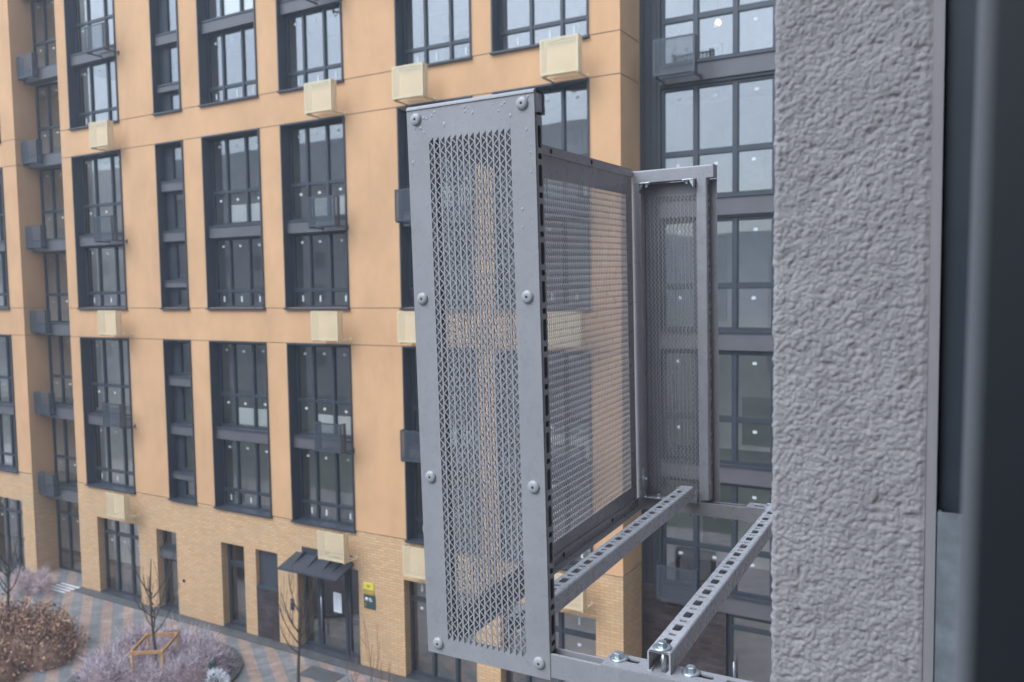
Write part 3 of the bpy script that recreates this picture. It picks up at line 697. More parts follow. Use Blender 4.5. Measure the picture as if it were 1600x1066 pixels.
# tree stake cage
cgx, cgy = -18.9, 13.6
cg = empty('tree_guard', (cgx, cgy, 0), 'square orange wooden stake guard around the young tree in the twig bed', 'tree guard')
a_ = R(33)
def cp(u, v): return (cgx+math.cos(a_)*u-math.sin(a_)*v, cgy+math.sin(a_)*u+math.cos(a_)*v)
for u, v in ((-.38, -.52), (.38, -.52), (.38, .52), (-.38, .52)):
    x, y = cp(u, v); s = MB(); s.tube([(x, y, -HC), (x, y, -HC+1.16)], [.035, .033], 8); obj('stake', s, 'wood', cg)
for (u0, v0, u1, v1) in ((-.38, -.52, .38, -.52), (.38, -.52, .38, .52), (.38, .52, -.38, .52), (-.38, .52, -.38, -.52)):
    x0, y0 = cp(u0*1.07, v0*1.07); x1, y1 = cp(u1*1.07, v1*1.07); d = Vector((x1-x0, y1-y0, 0)).normalized(); nn = Vector((-d.y, d.x, 0))*.018
    s = MB(); P = []
    for (x, y) in ((x0, y0), (x1, y1)):
        for sg in (-1, 1):
            for z in (-HC+1.05, -HC+1.13): P.append((x+nn.x*sg, y+nn.y*sg, z))
    s.add(P, [(0, 1, 3, 2), (4, 6, 7, 5), (0, 4, 5, 1), (2, 3, 7, 6), (1, 5, 7, 3), (0, 2, 6, 4)]); obj('rail', s, 'wood', cg)
bare_tree(cgx, cgy, 3.35, 1, 'young bare tree rising from the wooden stake guard', 1.35, .045, 10)
bare_tree(-15.2, 15.1, 3.2, 4, 'young bare tree in front of the entrance door', 1.0, .042, 11)
bare_tree(-24.6, 13.0, 3.3, 9, 'young bare tree growing out of the brown bush at far left', 1.5, .05, 10)
for i, (x, y, h, lb) in enumerate(((-13.05, 15.4, 2.3, 'thin red-stemmed sapling nearest the near basket, tallest of the three'), (-13.35, 15.2, 1.5, 'short red-stemmed sapling between the two other saplings'), (-12.7, 15.4, 1.45, 'short red-stemmed sapling at the right of the three'))):
    r_ = random.Random(30+i); root = empty('sapling', (x, y, 0), lb, 'sapling', 'red stemmed saplings by the brick wall')
    s = MB()
    for q in range(3):
        branch_tree(s, Vector((x, y, -HC)), Vector((r_.uniform(-.25, .25), r_.uniform(-.2, .2), 1)).normalized(), h*r_.uniform(.7, 1), .012, 1, r_, up=.5, spread=.3, nchild=(1, 2), k=5)
    obj('stem', s, 'redbark', root)
# ground bits
s = MB(); s.box(-15.95, -14.75, 15.75, 16.33, -HC+.008, -HC+.02); tag(obj('door_mat', s, 'strip'), 'dark rectangular mat on the paving in front of the entrance', 'mat')
s = MB()
for q in range(4): s.box(-28.6+q*.02, -27.5+q*.02, 16.35+q*.17, 16.42+q*.17, -HC+.008, -HC+.014)
tag(obj('drain_grate', s, 'white'), 'pale barred grate on the paving near the recess at far left', 'grate')
bo = empty('garden_light', (-17.35, 14.15, 0), 'short dark garden light with white top at the edge of the twig bed', 'garden light')
s = MB(); s.lathe((-17.35, 14.15, -HC), (0, 0, 1), [(.09, 0), (.08, .7), (.085, .72)], 14); obj('post', s, 'green', bo)
rng = random.Random(12); mb = MB()
def fnw(r_):
    v = Vector((r_.gauss(0, 1), r_.gauss(0, 1), abs(r_.gauss(0, 1)))).normalized(); return Vector((-17.1, 14.0, -HC+.05))+Vector((v.x*.35, v.y*.3, v.z*.5)), v
blades(mb, 900, fnw, .12, .012, rng, lambda r__, p: 0, 2)
tag(obj('frosted_plant', mb, 'white'), 'small white frosted plant beside the dark garden light', 'plant')

# ------------------------------------------------------------------ buildings behind the camera (they show in the window panes)
def plain_building(x0, x1, y0, y1, ztop, ridge, label, mat='nwall'):
    root = empty('distant_house', ((x0+x1)/2, (y0+y1)/2, 0), label, 'building', 'houses across the courtyard')
    s = MB(); s.box(x0, x1, y0, y1, -HC, ztop)
    obj('wall', s, mat, root)
    s = MB(); ym = (y0+y1)/2
    s.add([(x0-.4, y0-.4, ztop+.002), (x1+.4, y0-.4, ztop+.002), (x1+.4, y1+.4, ztop+.002), (x0-.4, y1+.4, ztop+.002), (x0+2, ym, ridge), (x1-2, ym, ridge)], [(0, 1, 5, 4), (2, 3, 4, 5), (3, 0, 4), (1, 2, 5), (0, 3, 2, 1)])
    obj('roof', s, 'roof', root)
    z = -7.5
    while z < ztop-2:
        x = x0+1.2
        while x < x1-1.8:
            s = MB(); s.box(x, x+1.3, y1+.002, y1+.03, z, z+1.6); obj('window', s, 'darkpanel', root); x += 4.2
        z += 3.2
    return root
plain_building(-46, -25, -34, -20, 9.0, 13.5, 'grey rendered block with slate roof across the courtyard')
plain_building(-130, -50, -40, -26, 10.0, 16.0, 'longer grey rendered block further left across the courtyard')
plain_building(-22, -6, -75, -60, 3.0, 8.0, 'low distant house beyond the courtyard')

# ------------------------------------------------------------------ our own wall, reveal and open window
XW, YR = -.1728, .772
nb = empty('grey_rendered_building', (.2, 3, 0), 'rough grey rendered building wall beside the camera carrying the near basket', 'building')
s = MB()
s.box(XW, XW+.30, YR+.012, 14, -HC, 1.75)           # pier beyond the window
s.box(XW, XW+.30, -9, YR+.012, -HC, -1.0); s.box(XW, XW+.30, -9, YR+.012, 1.35, 1.75); s.box(XW, XW+.30, -9, -1.0, -1.0, 1.35); s.box(XW-.03, 8, -9, 14, 1.752, 1.86)  # unseen wall top and roof, kept low so sky light reaches the rails
obj('wall', s, 'render', nb)
s = MB()
s.quad((XW+.30, -3, -1.3), (4, -3, -1.3), (4, 3, -1.3), (XW+.30, 3, -1.3)); s.quad((XW+.30, -3, 1.4), (4, -3, 1.4), (4, 3, 1.4), (XW+.30, 3, 1.4))
s.quad((4, -3, -1.3), (4, 3, -1.3), (4, 3, 1.4), (4, -3, 1.4)); s.quad((XW+.30, -3, -1.3), (4, -3, -1.3), (4, -3, 1.4), (XW+.30, -3, 1.4)); s.quad((XW+.30, 3, -1.3), (4, 3, -1.3), (4, 3, 1.4), (XW+.30, 3, 1.4))
obj('room_wall', s, 'room', nb)
# textured reveal, displaced
def vnoise(u, v, seed):
    r_ = np.random.RandomState(seed); T = r_.rand(256, 256)
    iu = np.floor(u).astype(int); iv = np.floor(v).astype(int); fu = u-iu; fv = v-iv
    fu = fu*fu*(3-2*fu); fv = fv*fv*(3-2*fv)
    g_ = lambda a, b: T[a % 256, b % 256]
    return (g_(iu, iv)*(1-fu)+g_(iu+1, iv)*fu)*(1-fv)+(g_(iu, iv+1)*(1-fu)+g_(iu+1, iv+1)*fu)*fv
nx, nz = 176, 1450
Z0r, Z1r = -.62, .50
xe = -.0445
ss = np.linspace(0, 1, nx)
X = XW + (xe-XW)*ss; Zs = np.linspace(Z0r, Z1r, nz)
GX, GZ = np.meshgrid(X, Zs, indexing='ij')
hgt = vnoise(GX*90, GZ*90, 3)*.0009
gr = np.random.RandomState(4); dxs = X[1]-X[0]; dzs = Zs[1]-Zs[0]
gm = np.zeros_like(hgt)
for q in range(40000):                       # rough-cast grains of uneven size
    cx_, cz_ = gr.rand()*(nx-1), gr.rand()*(nz-1)
    rr_ = .0008+gr.rand()**1.9*.0024; el_ = 1+gr.rand()*.9; th_ = gr.rand()*3.1416; hh_ = (.35+.65*gr.rand())*rr_*.68
    kx, kz = int(rr_*el_/dxs)+2, int(rr_*el_/dzs)+2
    i0, i1, j0, j1 = max(0, int(cx_)-kx), min(nx, int(cx_)+kx+1), max(0, int(cz_)-kz), min(nz, int(cz_)+kz+1)
    ii, jj = np.meshgrid((np.arange(i0, i1)-cx_)*dxs, (np.arange(j0, j1)-cz_)*dzs, indexing='ij')
    p_ = (ii*math.cos(th_)+jj*math.sin(th_))/(rr_*el_); q_ = (-ii*math.sin(th_)+jj*math.cos(th_))/rr_
    gm[i0:i1, j0:j1] = np.maximum(gm[i0:i1, j0:j1], hh_*np.clip(1-(p_**2+q_**2), 0, 1)**.7)
hgt += gm*.95 + vnoise(GX*650, GZ*650, 8)*.0004
pit = np.clip(vnoise(GX*110+7, GZ*110, 9)-.78, 0, 1)*.008
hgt -= pit
edge = np.clip(ss/.05, 0, 1)[:, None]
fin = np.clip((1-ss)/.03, 0, 1)[:, None]
GY = YR - hgt*(.35+.65*fin) + (1-np.sqrt(1-(1-edge)**2))*.010
wob = (vnoise(GZ*0, GZ*160, 6)-.5)*.0018+(vnoise(GZ*0, GZ*420, 7)-.5)*.0012
GX2 = GX + wob*(1-edge) + (1-edge)*.0
V = np.stack([GX2, GY, GZ], -1).reshape(-1, 3)
idx = np.arange(nx*nz).reshape(nx, nz)
F = np.stack([idx[:-1, :-1], idx[1:, :-1], idx[1:, 1:], idx[:-1, 1:]], -1).reshape(-1, 4)
s = MB(); s.v = V.tolist(); s.f = F.tolist(); s.m = [0]*len(F); s.sm = [True]*len(F)
obj('window_reveal', s, 'render', nb)
s = MB(); s.box(XW+.002, xe, YR-.0005, YR+.011, Z1r, 1.35); s.box(XW+.002, xe, YR-.0005, YR+.011, -1.0, Z0r); obj('window_reveal', s, 'render', nb)
# profile strip, frame, galvanised plate, open sash
wf = empty('open_window', (.05, .77, HC-1), 'dark window frame with its sash swung open at the right edge', 'window')
def slant(mb, x0t, x0b, x1t, x1b, y0, y1, zt, zb, mi=0):
    mb.add([(x0b, y0, zb), (x1b, y0, zb), (x1b, y1, zb), (x0b, y1, zb), (x0t, y0, zt), (x1t, y0, zt), (x1t, y1, zt), (x0t, y1, zt)],
           [(0, 3, 2, 1), (4, 5, 6, 7), (0, 1, 5, 4), (1, 2, 6, 5), (2, 3, 7, 6), (3, 0, 4, 7)], mi)
s = MB(); slant(s, -.0455, -.0430, -.0368, -.0352, YR-.004, YR+.02, 1.3, -1.0); slant(s, -.0400, -.0385, -.0368, -.0352, YR-.0065, YR-.004, 1.3, -1.0)
obj('edge_profile', s, 'profile', wf)
s = MB(); s.box(-.0366, .03, YR+.004, YR+.07, -1.0, 1.3); s.box(-.013, .03, YR-.03, YR+.003, -1.0, 1.3); obj('frame', s, 'frame', wf)
s = MB(); s.box(-.0345, -.0165, YR-.010, YR-.006, -.98, -.192); s.box(-.0345, -.0320, YR-.006, YR+.002, -.98, -.192); obj('plate', s, 'galv', wf)
s = MB(); s.add([(-.0005, .115, -.6), (-.0056, .31, -.6), (-.0056, .31, .6), (-.0005, .115, .6)], [(0, 1, 2, 3)], 1)
s.add([(-.0005, .115, -.6), (.07, .115, -.6), (.07, .115, .6), (-.0005, .115, .6), (-.0056, .31, -.6), (.07, .31, -.6), (.07, .31, .6), (-.0056, .31, .6)], [(0, 1, 2, 3), (5, 4, 7, 6), (1, 5, 6, 2), (3, 2, 6, 7), (0, 4, 5, 1)], 0)
s.v = [(x+.011*z-.0006, y, z) for x, y, z in s.v]
obj('sash', s, ['sash', 'sashedge'], wf)

# ------------------------------------------------------------------ the near basket (local frame K, units of .95 m)
SC = .95
bp0 = Vector((-.63, 1.5, -.61))
bk = bpy.data.objects.new('air_conditioner_basket', None); COL.objects.link(bk); bk.empty_display_size = .1
bk.location = RB @ (bp0*SC) + Vector((0, 0, HC)); bk.rotation_mode = 'QUATERNION'; bk.rotation_quaternion = RB.to_quaternion()
tag(bk, 'large grey perforated steel basket on slotted rails, closest to the camera and wet with drops', 'air conditioner basket')
def K(name, mb, mats, parent=bk, bevel=0.):
    V = (np.array(mb.v)-np.array(bp0))*SC; m2 = MB(); m2.v = V.tolist(); m2.f = mb.f; m2.m = mb.m; m2.sm = mb.sm
    return obj(name, m2, mats, parent, shift=False, bevel=bevel)
PU, PV = .00985, .01405
def perf(mb, mp, u0, v0, nc, nr, U0, U1, V0, V1, t=.0011, wv=.0024, d=.00108):
    """perforated sheet; mp(u,v,w)->xyz ; holes in nc columns from u0, nr periods from v0"""
    base = len(mb.v)
    def face(pts, w): mb.add([mp(p[0], p[1], w) for p in pts], [tuple(range(len(pts)))])
    def both(pts): face(pts, 0); face(pts[::-1], t)
    def wallq(a, b): mb.add([mp(a[0], a[1], 0), mp(b[0], b[1], 0), mp(b[0], b[1], t), mp(a[0], a[1], t)], [(0, 1, 2, 3)])
    vt = v0+nr*PV+PV*.8; vb = v0-PV*.3; ue = u0+nc*PU
    both([(U0, V0), (u0, V0), (u0, V1), (U0, V1)]); both([(ue, V0), (U1, V0), (U1, V1), (ue, V1)])
    both([(u0, V0), (ue, V0), (ue, vb), (u0, vb)]); both([(u0, vt), (ue, vt), (ue, V1), (u0, V1)])
    for a, b in (((U0, V0), (U1, V0)), ((U1, V0), (U1, V1)), ((U1, V1), (U0, V1)), ((U0, V1), (U0, V0))): wallq(a, b)
    for c in range(nc):
        cl = u0+c*PU; xl = cl+wv/2; xr = cl+PU-wv/2; e = d/((PV/2)/(xr-xl))
        both([(cl, vb), (xl, vb), (xl, vt), (cl, vt)]); both([(xr, vb), (cl+PU, vb), (cl+PU, vt), (xr, vt)])
        both([(xl, vb), (xr, vb), (xr, v0+PV/2-d), (xr-e, v0+PV/2), (xl, v0+d)])
        zt = v0+nr*PV
        both([(xl, zt+d), (xl+e, zt), (xr, zt+PV/2-d), (xr, vt), (xl, vt)])
        for k in range(nr):
            z = v0+k*PV; m = z+PV/2; n_ = z+PV
            both([(xr, m-d), (xr, m+d), (xr-e, m)]); both([(xl, n_-d), (xl+e, n_), (xl, n_+d)])
            if k > 0: both([(xl, z+d), (xl+e, z), (xr, m-d), (xr-e, m)])
            both([(xl+e, n_), (xl, n_-d), (xr-e, m), (xr, m+d)])
            R_ = [(xl, z+d), (xr-e, m), (xl, n_-d)]
            Lh = [(xl+e, n_), (xr, m+d), (xr, n_+PV/2-d)]
            for T in (R_, Lh):
                for i in range(3): wallq(T[i], T[(i+1) % 3])
# near side panel (facing the camera)
XL, XR_ = -.7330, -.5222
pm = MB(); perf(pm, lambda u, v, w_: (u, 1.0+w_, v), -.6965, -.5515, 14, 53, XL, XR_, -.5755, .2405)
sp1 = K('side_panel', pm, 'basket')
s = MB(); s.prism([(1.0001, .2407), (.9985, .2412), (.9990, .2440), (1.0030, .2468), (1.006, .2468), (1.006, .2407)], 0, XL, XR_); K('panel_lip', s, 'basket', sp1)
def rivet(x, z, y=1.0, par=None):
    s = MB(); s.lathe((x, y, z), (0, -1, 0), [(.0092, 0), (.0092, .0012), (.0082, .0028), (.0060, .0038), (.0042, .0042), (.0020, .0042)], 24, 0)
    s.lathe((x, y, z), (0, -1, 0), [(.0019, .0043), (.0018, .0044)], 12, 1, False)
    return K('rivet', s, ['rivet', 'pin'], par)
for x, z in ((-.7165, .2275), (-.5404, .2285), (-.7170, -.0328), (-.5408, -.0323), (-.7150, -.3003), (-.5399, -.2982), (-.7130, -.5590), (-.5389, -.5534)): rivet(x, z, 1.0, sp1)
# drops
rng = random.Random(77)
for i in range(34):
    x = rng.uniform(XL+.006, XR_-.006); z = .238-abs(rng.gauss(0, .014)) if i < 24 else rng.uniform(.05, .2)
    if i >= 24: x = rng.choice((-.545, -.535, -.725, -.53))
    r_ = rng.uniform(.0008, .0019); el = rng.uniform(1.1, 2.1)
    s = MB(); k = 10; vs = []; fs = []
    for a in range(4):
        ph = a/3*math.pi/2
        for j in range(k):
            th = 2*math.pi*j/k; cz = math.sin(th)*math.cos(ph)*r_*el; cz *= 1.25 if cz < 0 else .9
            vs.append((x+math.cos(th)*math.cos(ph)*r_, 1.0-math.sin(ph)*r_*.4, z+cz))
    for a in range(3):
        for j in range(k): fs.append((a*k+j, a*k+(j+1) % k, (a+1)*k+(j+1) % k, (a+1)*k+j))
    s.add(vs, fs, 0, True); K('water_drop', s, 'water', sp1)

def slotted(mb, mp, L0, L1, W, off=0., per=.0526, sl=.0125, sw=.0062, small=True, t=.0022, mi=0):
    """slotted strip in (a along, b across) mapped by mp(a,b,c)"""
    def face(p, c): mb.add([mp(q[0], q[1], c) for q in p], [tuple(range(len(p)))], mi)
    def cell(a0, a1, ha, hb, ca):
        ca_ = (ca)
        O = [(a0, -W/2), (a1, -W/2), (a1, W/2), (a0, W/2)]
        c_ = min(ha, hb)*.45
        H = [(ca_-ha, -hb+c_), (ca_-ha+c_, -hb), (ca_+ha-c_, -hb), (ca_+ha, -hb+c_), (ca_+ha, hb-c_), (ca_+ha-c_, hb), (ca_-ha+c_, hb), (ca_-ha, hb-c_)]
        F_ = [(O[0], O[1], H[2], H[1]), (O[1], H[3], H[2]), (O[1], O[2], H[4], H[3]), (O[2], H[5], H[4]), (O[2], O[3], H[6], H[5]), (O[3], H[7], H[6]), (O[3], O[0], H[0], H[7]), (O[0], H[1], H[0])]
        for f in F_: face(f, 0); face(f[::-1], -t)
        for i in range(8):
            p, q = H[i], H[(i+1) % 8]; mb.add([mp(p[0], p[1], 0), mp(q[0], q[1], 0), mp(q[0], q[1], -t), mp(p[0], p[1], -t)], [(0, 1, 2, 3)], mi)
    def solid(a0, a1):
        f = [(a0, -W/2), (a1, -W/2), (a1, W/2), (a0, W/2)]; face(f, 0); face(f[::-1], -t)
    a = L0; n = 0
    if off > 0: solid(a, a+off); a += off
    while a+per <= L1+1e-6:
        cell(a, a+per*.62, sl, sw, a+per*.31)
        if small: cell(a+per*.62, a+per, .0040, .0056, a+per*.81)
        else: solid(a+per*.62, a+per)
        a += per
    if a < L1-1e-5: solid(a, L1)
def chan(name, P0, P1, up, W, H_, mats='basket', parent=bk, slots=True, off=.0, t=.0022, small=True, sw=.0062, sl=.0125, per=.0526, lips=True):
    """U channel from P0 to P1; the web (slotted) faces 'up', flanges go down by H_"""
    P0, P1, up = Vector(P0), Vector(P1), Vector(up); d = (P1-P0); L = d.length; d.normalize(); side = d.cross(up).normalized(); up = side.cross(d).normalized()
    mb = MB(); mp = lambda a, b, c: tuple(P0 + d*a + side*b + up*c)
    r_ = .0035
    if slots: slotted(mb, mp, 0, L, W-2*r_, off, per, sl, sw, small, t)
    else:
        for c in (0, -t): mb.add([mp(0, -W/2+r_, c), mp(L, -W/2+r_, c), mp(L, W/2-r_, c), mp(0, W/2-r_, c)], [(0, 1, 2, 3)])
    for sg in (-1, 1):
        prof = []                                   # outer line: rounded shoulder, flange, lip
        for q in range(5):
            an = math.pi/2*q/4; prof.append((sg*(W/2-r_+r_*math.sin(an)), -r_+r_*math.cos(an)))
        prof.append((sg*W/2, -H_))
        if lips: prof.append((sg*(W/2-.006), -H_))
        inner = []
        for q in range(5):
            an = math.pi/2*q/4; inner.append((sg*(W/2-r_+(r_-t)*math.sin(an)), -r_+(r_-t)*math.cos(an)))
        inner.append((sg*(W/2-t), -H_+(t if lips else 0)))
        if lips: inner.append((sg*(W/2-.006), -H_+t))
        n = len(prof)
        vs = [mp(0, *p) for p in prof]+[mp(L, *p) for p in prof]+[mp(0, *p) for p in inner]+[mp(L, *p) for p in inner]
        fs = []; sm = []
        for i in range(n-1):
            fs.append((i, i+1, n+i+1, n+i)); fs.append((2*n+i, 3*n+i, 3*n+i+1, 2*n+i+1))
            fs.append((i, 2*n+i, 2*n+i+1, i+1)); fs.append((n+i, n+i+1, 3*n+i+1, 3*n+i))
        fs.append((n-1, 2*n-1, 4*n-1, 3*n-1) if False else (n-1, 3*n-1, 4*n-1, 2*n-1))
        mb.add(vs, fs)
    return K(name, mb, mats, parent)
# --- near frame
chan('top_beam', (XL+.001, 1.0165, .2452), (-.5222, 1.0165, .2452), (0, 0, 1), .029, .0300, slots=False)
chan('post', (-.5222, 1.0130, .2125), (-.5222, 1.0130, -.537), (1, 0, 0), .021, .034, off=.012, sw=.0052, sl=.0150)
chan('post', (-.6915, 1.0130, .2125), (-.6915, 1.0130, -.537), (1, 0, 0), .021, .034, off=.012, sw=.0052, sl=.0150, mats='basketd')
s = MB(); s.box(-.5262, -.5250, 1.0045, 1.0286, .2182, .2427); K('beam_end_lightener', s, 'rail')  # added pale plate, lightens the dark open end of the top beam
# bottom near beam: open channel with slot upward, solid front flange
s = MB(); s.box(-.5580, -.19, 1.0012, 1.0040, -.572, -.5370) ; s.box(-.5580, -.19, 1.0040, 1.0060, -.5395, -.5372); s.box(-.733, -.19, 1.0205, 1.0235, -.572, -.5560); s.box(-.5580, -.19, 1.0205, 1.0235, -.5560, -.5370); s.box(-.733, -.19, 1.0042, 1.0205, -.5718, -.5695)
K('bottom_beam', s, 'basket', bevel=.0008)
def washer_bolt(c, up=(0, 0, 1), par=bk, r=.0125, hx=.0068, rot=.3, mats=('zinc',)):
    s = MB(); s.lathe(c, up, [(r, 0), (r, .0018), (r*.8, .0024), (hx*1.25, .0026)], 28); 
    u = Vector(up).normalized(); a = u.cross(Vector((0, 0, 1)) if abs(u.z) < .9 else Vector((1, 0, 0))).normalized(); b = u.cross(a); c = Vector(c)
    vs = []
    for (h, rr) in ((.0026, hx*1.25), (.0030, hx*1.25), (.0030, hx), (.0082, hx), (.0090, hx*.82)):
        for j in range(6 if rr <= hx else 6):
            th = rot+j*math.pi/3; vs.append(c+u*h+(a*math.cos(th)+b*math.sin(th))*rr)
    fs = []
    for i in range(4):
        for j in range(6): fs.append((i*6+j, i*6+(j+1) % 6, (i+1)*6+(j+1) % 6, (i+1)*6+j))
    fs.append(tuple(range(24, 30))); s.add(vs, fs)
    return K('bolt', s, list(mats), par, bevel=0)
# connector sleeve on near beam with slot holes
sv = MB(); zt = -.5345
def ring_plate(mb, x0, x1, y0, y1, z, holes, t=.0025, mi=0):
    """horizontal plate with octagonal slots [(cx,cy,ha,hb)] sorted by x"""
    W = y1-y0; cuts = [x0]; yc = (y0+y1)/2
    def face(p, zz): mb.add([(q[0], q[1], zz) for q in p], [tuple(range(len(p)))], mi)
    a = x0
    for (cx, cy, ha, hb) in holes:
        s0, s1 = cx-ha-.004, cx+ha+.004
        if s0 > a: f = [(a, y0), (s0, y0), (s0, y1), (a, y1)]; face(f, z); face(f[::-1], z-t)
        O = [(s0, y0), (s1, y0), (s1, y1), (s0, y1)]; c_ = min(ha, hb)*.6
        H = [(cx-ha, cy-hb+c_), (cx-ha+c_, cy-hb), (cx+ha-c_, cy-hb), (cx+ha, cy-hb+c_), (cx+ha, cy+hb-c_), (cx+ha-c_, cy+hb), (cx-ha+c_, cy+hb), (cx-ha, cy+hb-c_)]
        for f in ((O[0], O[1], H[2], H[1]), (O[1], H[3], H[2]), (O[1], O[2], H[4], H[3]), (O[2], H[5], H[4]), (O[2], O[3], H[6], H[5]), (O[3], H[7], H[6]), (O[3], O[0], H[0], H[7]), (O[0], H[1], H[0])): face(f, z); face(f[::-1], z-t)
        for i in range(8):
            p, q = H[i], H[(i+1) % 8]; mb.add([(p[0], p[1], z), (q[0], q[1], z), (q[0], q[1], z-t), (p[0], p[1], z-t)], [(0, 1, 2, 3)], mi)
        a = s1
    f = [(a, y0), (x1, y0), (x1, y1), (a, y1)]; face(f, z); face(f[::-1], z-t)
ring_plate(sv, -.444, -.185, .9990, 1.0400, zt, [(-.4145, 1.0265, .017, .0048), (-.312, 1.0265, .017, .0048), (-.262, 1.0265, .017, .0048)])
sv.box(-.444, -.185, .9990, 1.0008, -.576, zt-.0003); sv.box(-.444, -.185, 1.0380, 1.0400, -.576, zt-.0003)
K('connector', sv, 'basket', bevel=.0006)
washer_bolt((-.4275, 1.0255, zt)); washer_bolt((-.3270, 1.0285, zt), rot=.8)
# --- rails
chan('rail', (-.5905, 1.025, -.5060), (-.6232, 1.9500, -.5355), (0, 0, 1), .0335, .0300, off=.004, mats='rail')
chan('rail', (-.3645, 1.0105, -.5053), (-.3905, 1.9500, -.5345), (0, 0, 1), .0320, .0295, off=.020, mats='rail')
washer_bolt((-.3640, 1.0230, -.5053), rot=.5)
s = MB(); s.tube([(-.3600, 1.0170, -.5345), (-.3600, 1.0170, -.508)], [.004, .004], 10); K('bolt_shank', s, 'zinc')
# --- far frame
FX0, FX1 = -.7590, -.5555
s = MB(); s.box(FX0, FX1, 1.9700, 2.0000, .2145, .2445); 
chan('top_beam', (FX0, 1.985, .2450), (FX1, 1.985, .2450), (0, 0, 1), .0300, .0305, slots=False)
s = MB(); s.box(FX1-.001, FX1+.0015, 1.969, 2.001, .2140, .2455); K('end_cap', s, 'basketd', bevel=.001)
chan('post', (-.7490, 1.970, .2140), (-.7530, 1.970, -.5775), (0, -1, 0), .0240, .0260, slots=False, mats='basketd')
chan('post', (-.5828, 1.966, .2140), (-.5852, 1.966, -.5700), (0, -1, 0), .0250, .0100, slots=False)
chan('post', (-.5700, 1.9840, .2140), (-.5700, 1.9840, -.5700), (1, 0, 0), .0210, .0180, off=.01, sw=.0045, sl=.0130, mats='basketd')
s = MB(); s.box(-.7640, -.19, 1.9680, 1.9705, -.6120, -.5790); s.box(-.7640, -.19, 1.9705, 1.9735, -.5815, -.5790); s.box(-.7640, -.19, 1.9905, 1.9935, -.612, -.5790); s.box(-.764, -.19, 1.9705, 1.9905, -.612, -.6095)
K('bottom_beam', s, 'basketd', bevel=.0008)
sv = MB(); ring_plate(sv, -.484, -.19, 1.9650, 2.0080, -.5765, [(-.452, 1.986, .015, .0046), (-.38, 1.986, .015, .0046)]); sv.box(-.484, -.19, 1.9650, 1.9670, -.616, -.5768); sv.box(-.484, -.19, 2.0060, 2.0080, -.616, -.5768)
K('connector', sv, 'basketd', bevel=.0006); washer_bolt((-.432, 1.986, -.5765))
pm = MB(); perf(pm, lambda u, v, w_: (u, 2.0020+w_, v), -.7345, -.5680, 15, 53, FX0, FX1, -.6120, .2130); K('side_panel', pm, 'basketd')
# --- front panel (parallel to our wall), between the frames
def fp(u, v, w_): return (-.7335-.0268*(u-1)-w_, u, v)
n_c = int((1.925-1.045)/PU)
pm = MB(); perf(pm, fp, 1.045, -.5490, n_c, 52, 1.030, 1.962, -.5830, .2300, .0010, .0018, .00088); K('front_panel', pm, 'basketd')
s = MB()
def angle_strip(z0, z1, inn, th=.0025):
    a, b = fp(1.004, 0, 0), fp(1.966, 0, 0)
    vs = []
    for (x, y, _) in (a, b):
        for (dx, z) in ((inn, z0), (inn, z1), (inn-th, z0), (inn-th, z1)): vs.append((x+dx, y, z))
    s.add(vs, [(0, 1, 5, 4), (2, 6, 7, 3), (1, 3, 7, 5), (0, 4, 6, 2), (0, 2, 3, 1), (4, 5, 7, 6)])
angle_strip(.2300, .2478, .0028)
a, b = fp(1.004, 0, 0), fp(1.966, 0, 0)
s.add([(a[0]+.0028, a[1], .2478), (b[0]+.0028, b[1], .2492), (b[0]-.018, b[1], .2492), (a[0]-.018, a[1], .2478)], [(0, 1, 2, 3)])
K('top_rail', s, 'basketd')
s = MB()
a, b = fp(1.035, 0, 0), fp(1.966, 0, 0)
for (dx) in (.0006, .0030):
    s.add([(a[0]+dx, a[1], -.5860), (b[0]+dx, b[1], -.6060), (b[0]+dx, b[1], -.5835), (a[0]+dx, a[1], -.5640)], [(0, 1, 2, 3)])
s.add([(a[0]+.0006, a[1], -.5640), (b[0]+.0006, b[1], -.5835), (b[0]+.0030, b[1], -.5835), (a[0]+.0030, a[1], -.5640)], [(0, 1, 2, 3)])
s.add([(a[0]+.0180, a[1], -.5860), (b[0]+.0180, b[1], -.6060), (b[0]-.001, b[1], -.6060), (a[0]-.001, a[1], -.5860)], [(0, 1, 2, 3)])
s.add([(a[0]+.0180, a[1], -.5860), (b[0]+.0180, b[1], -.6060), (b[0]+.0180, b[1], -.6085), (a[0]+.0180, a[1], -.5885)], [(0, 1, 2, 3)])
K('bottom_rail', s, 'basketd')
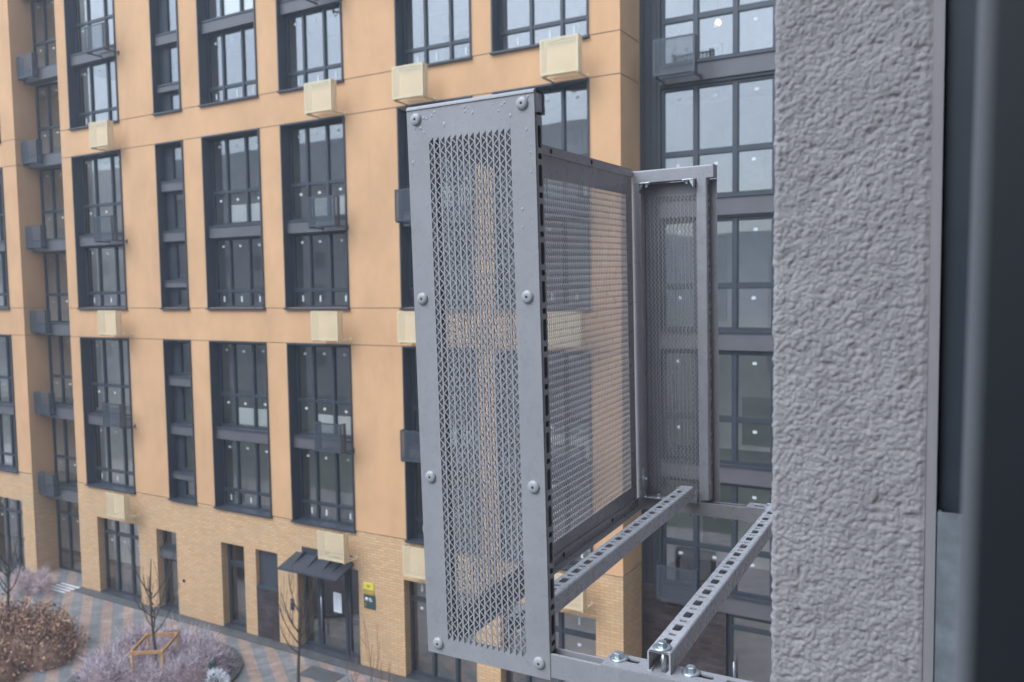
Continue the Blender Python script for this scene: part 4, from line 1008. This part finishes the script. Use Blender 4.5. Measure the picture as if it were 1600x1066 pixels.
for (y, z) in ((1.49, .2395), (1.70, .2400), (1.915, .2405), (1.50, -.5835), (1.78, -.5895)):
    x = fp(y, 0, 0)[0]+(.0028 if z > 0 else .0030); s = MB(); s.lathe((x, y, z), (1, 0, 0), [(.0052, .0003), (.0045, .0012), (.002, .0014)], 12); K('rivet', s, 'pin' if y in (1.49, 1.70, 1.50, 1.78) else 'rivet')
# --- galvanised corner brackets in the far frame
def corner(x, z, sx, sz, y0=1.949, y1=1.9655, lx=.062, lz=.075, t=.0025):
    s = MB(); s.box(x, x+sx*t, y0, y1+.001, z, z+sz*lz); s.box(x+sx*t, x+sx*lx, y0, y1+.001, z, z+sz*t)
    s.prism([(x+sx*t, z+sz*t), (x+sx*.012, z+sz*t), (x+sx*t, z+sz*.02)], 1, y0+.003, y0+.006)
    o_ = K('corner_bracket', s, 'zinc', bevel=.0006)
    washer_bolt((x+sx*lx*.66, (y0+y1)/2, z+sz*t), (0, 0, sz), o_, .0075, .0045)
    if lz > .05: washer_bolt((x+sx*t, (y0+y1)/2, z+sz*.048), (sx, 0, 0), o_, .0085, .0050)
corner(-.7400, -.5770, 1, 1); corner(-.7365, .2130, 1, -1, lx=.030, lz=.024); corner(-.5975, .2130, -1, -1, lx=.028, lz=.020); corner(-.5985, -.5770, -1, 1, lx=.040, lz=.030)
# drops hanging below the beams
for (x, y, z) in ((-.625, 1.975, -.6125), (-.560, 1.975, -.6125), (-.52, 1.975, -.6125), (-.50, 1.0, -.5735), (-.46, 1.0, -.5765), (-.40, 1.0, -.5765), (-.615, 1.55, -.553)):
    s = MB(); s.lathe((x, y, z), (0, 0, -1), [(.004, 0), (.0042, .002), (.003, .005), (.001, .0065)], 12); K('water_drop', s, 'water')

# ------------------------------------------------------------------ haze
import os
hz = MB(); hz.box(-95, 20, -85, 32, -HC-1, TOPZ+8)
m, nt, b, o = new_mat('haze'); nt.nodes.remove(b)
pv = N(nt, 'ShaderNodeVolumePrincipled'); pv.inputs['Color'].default_value = (.80, .86, .93, 1); pv.inputs['Density'].default_value = .0030; pv.inputs['Anisotropy'].default_value = .2
nt.links.new(pv.outputs[0], o.inputs['Volume']); M['haze'] = m
if not os.environ.get('NOHAZE'): tag(obj('haze', hz, 'haze'), kind='stuff', label='thin pale mist filling the courtyard', cat='haze')
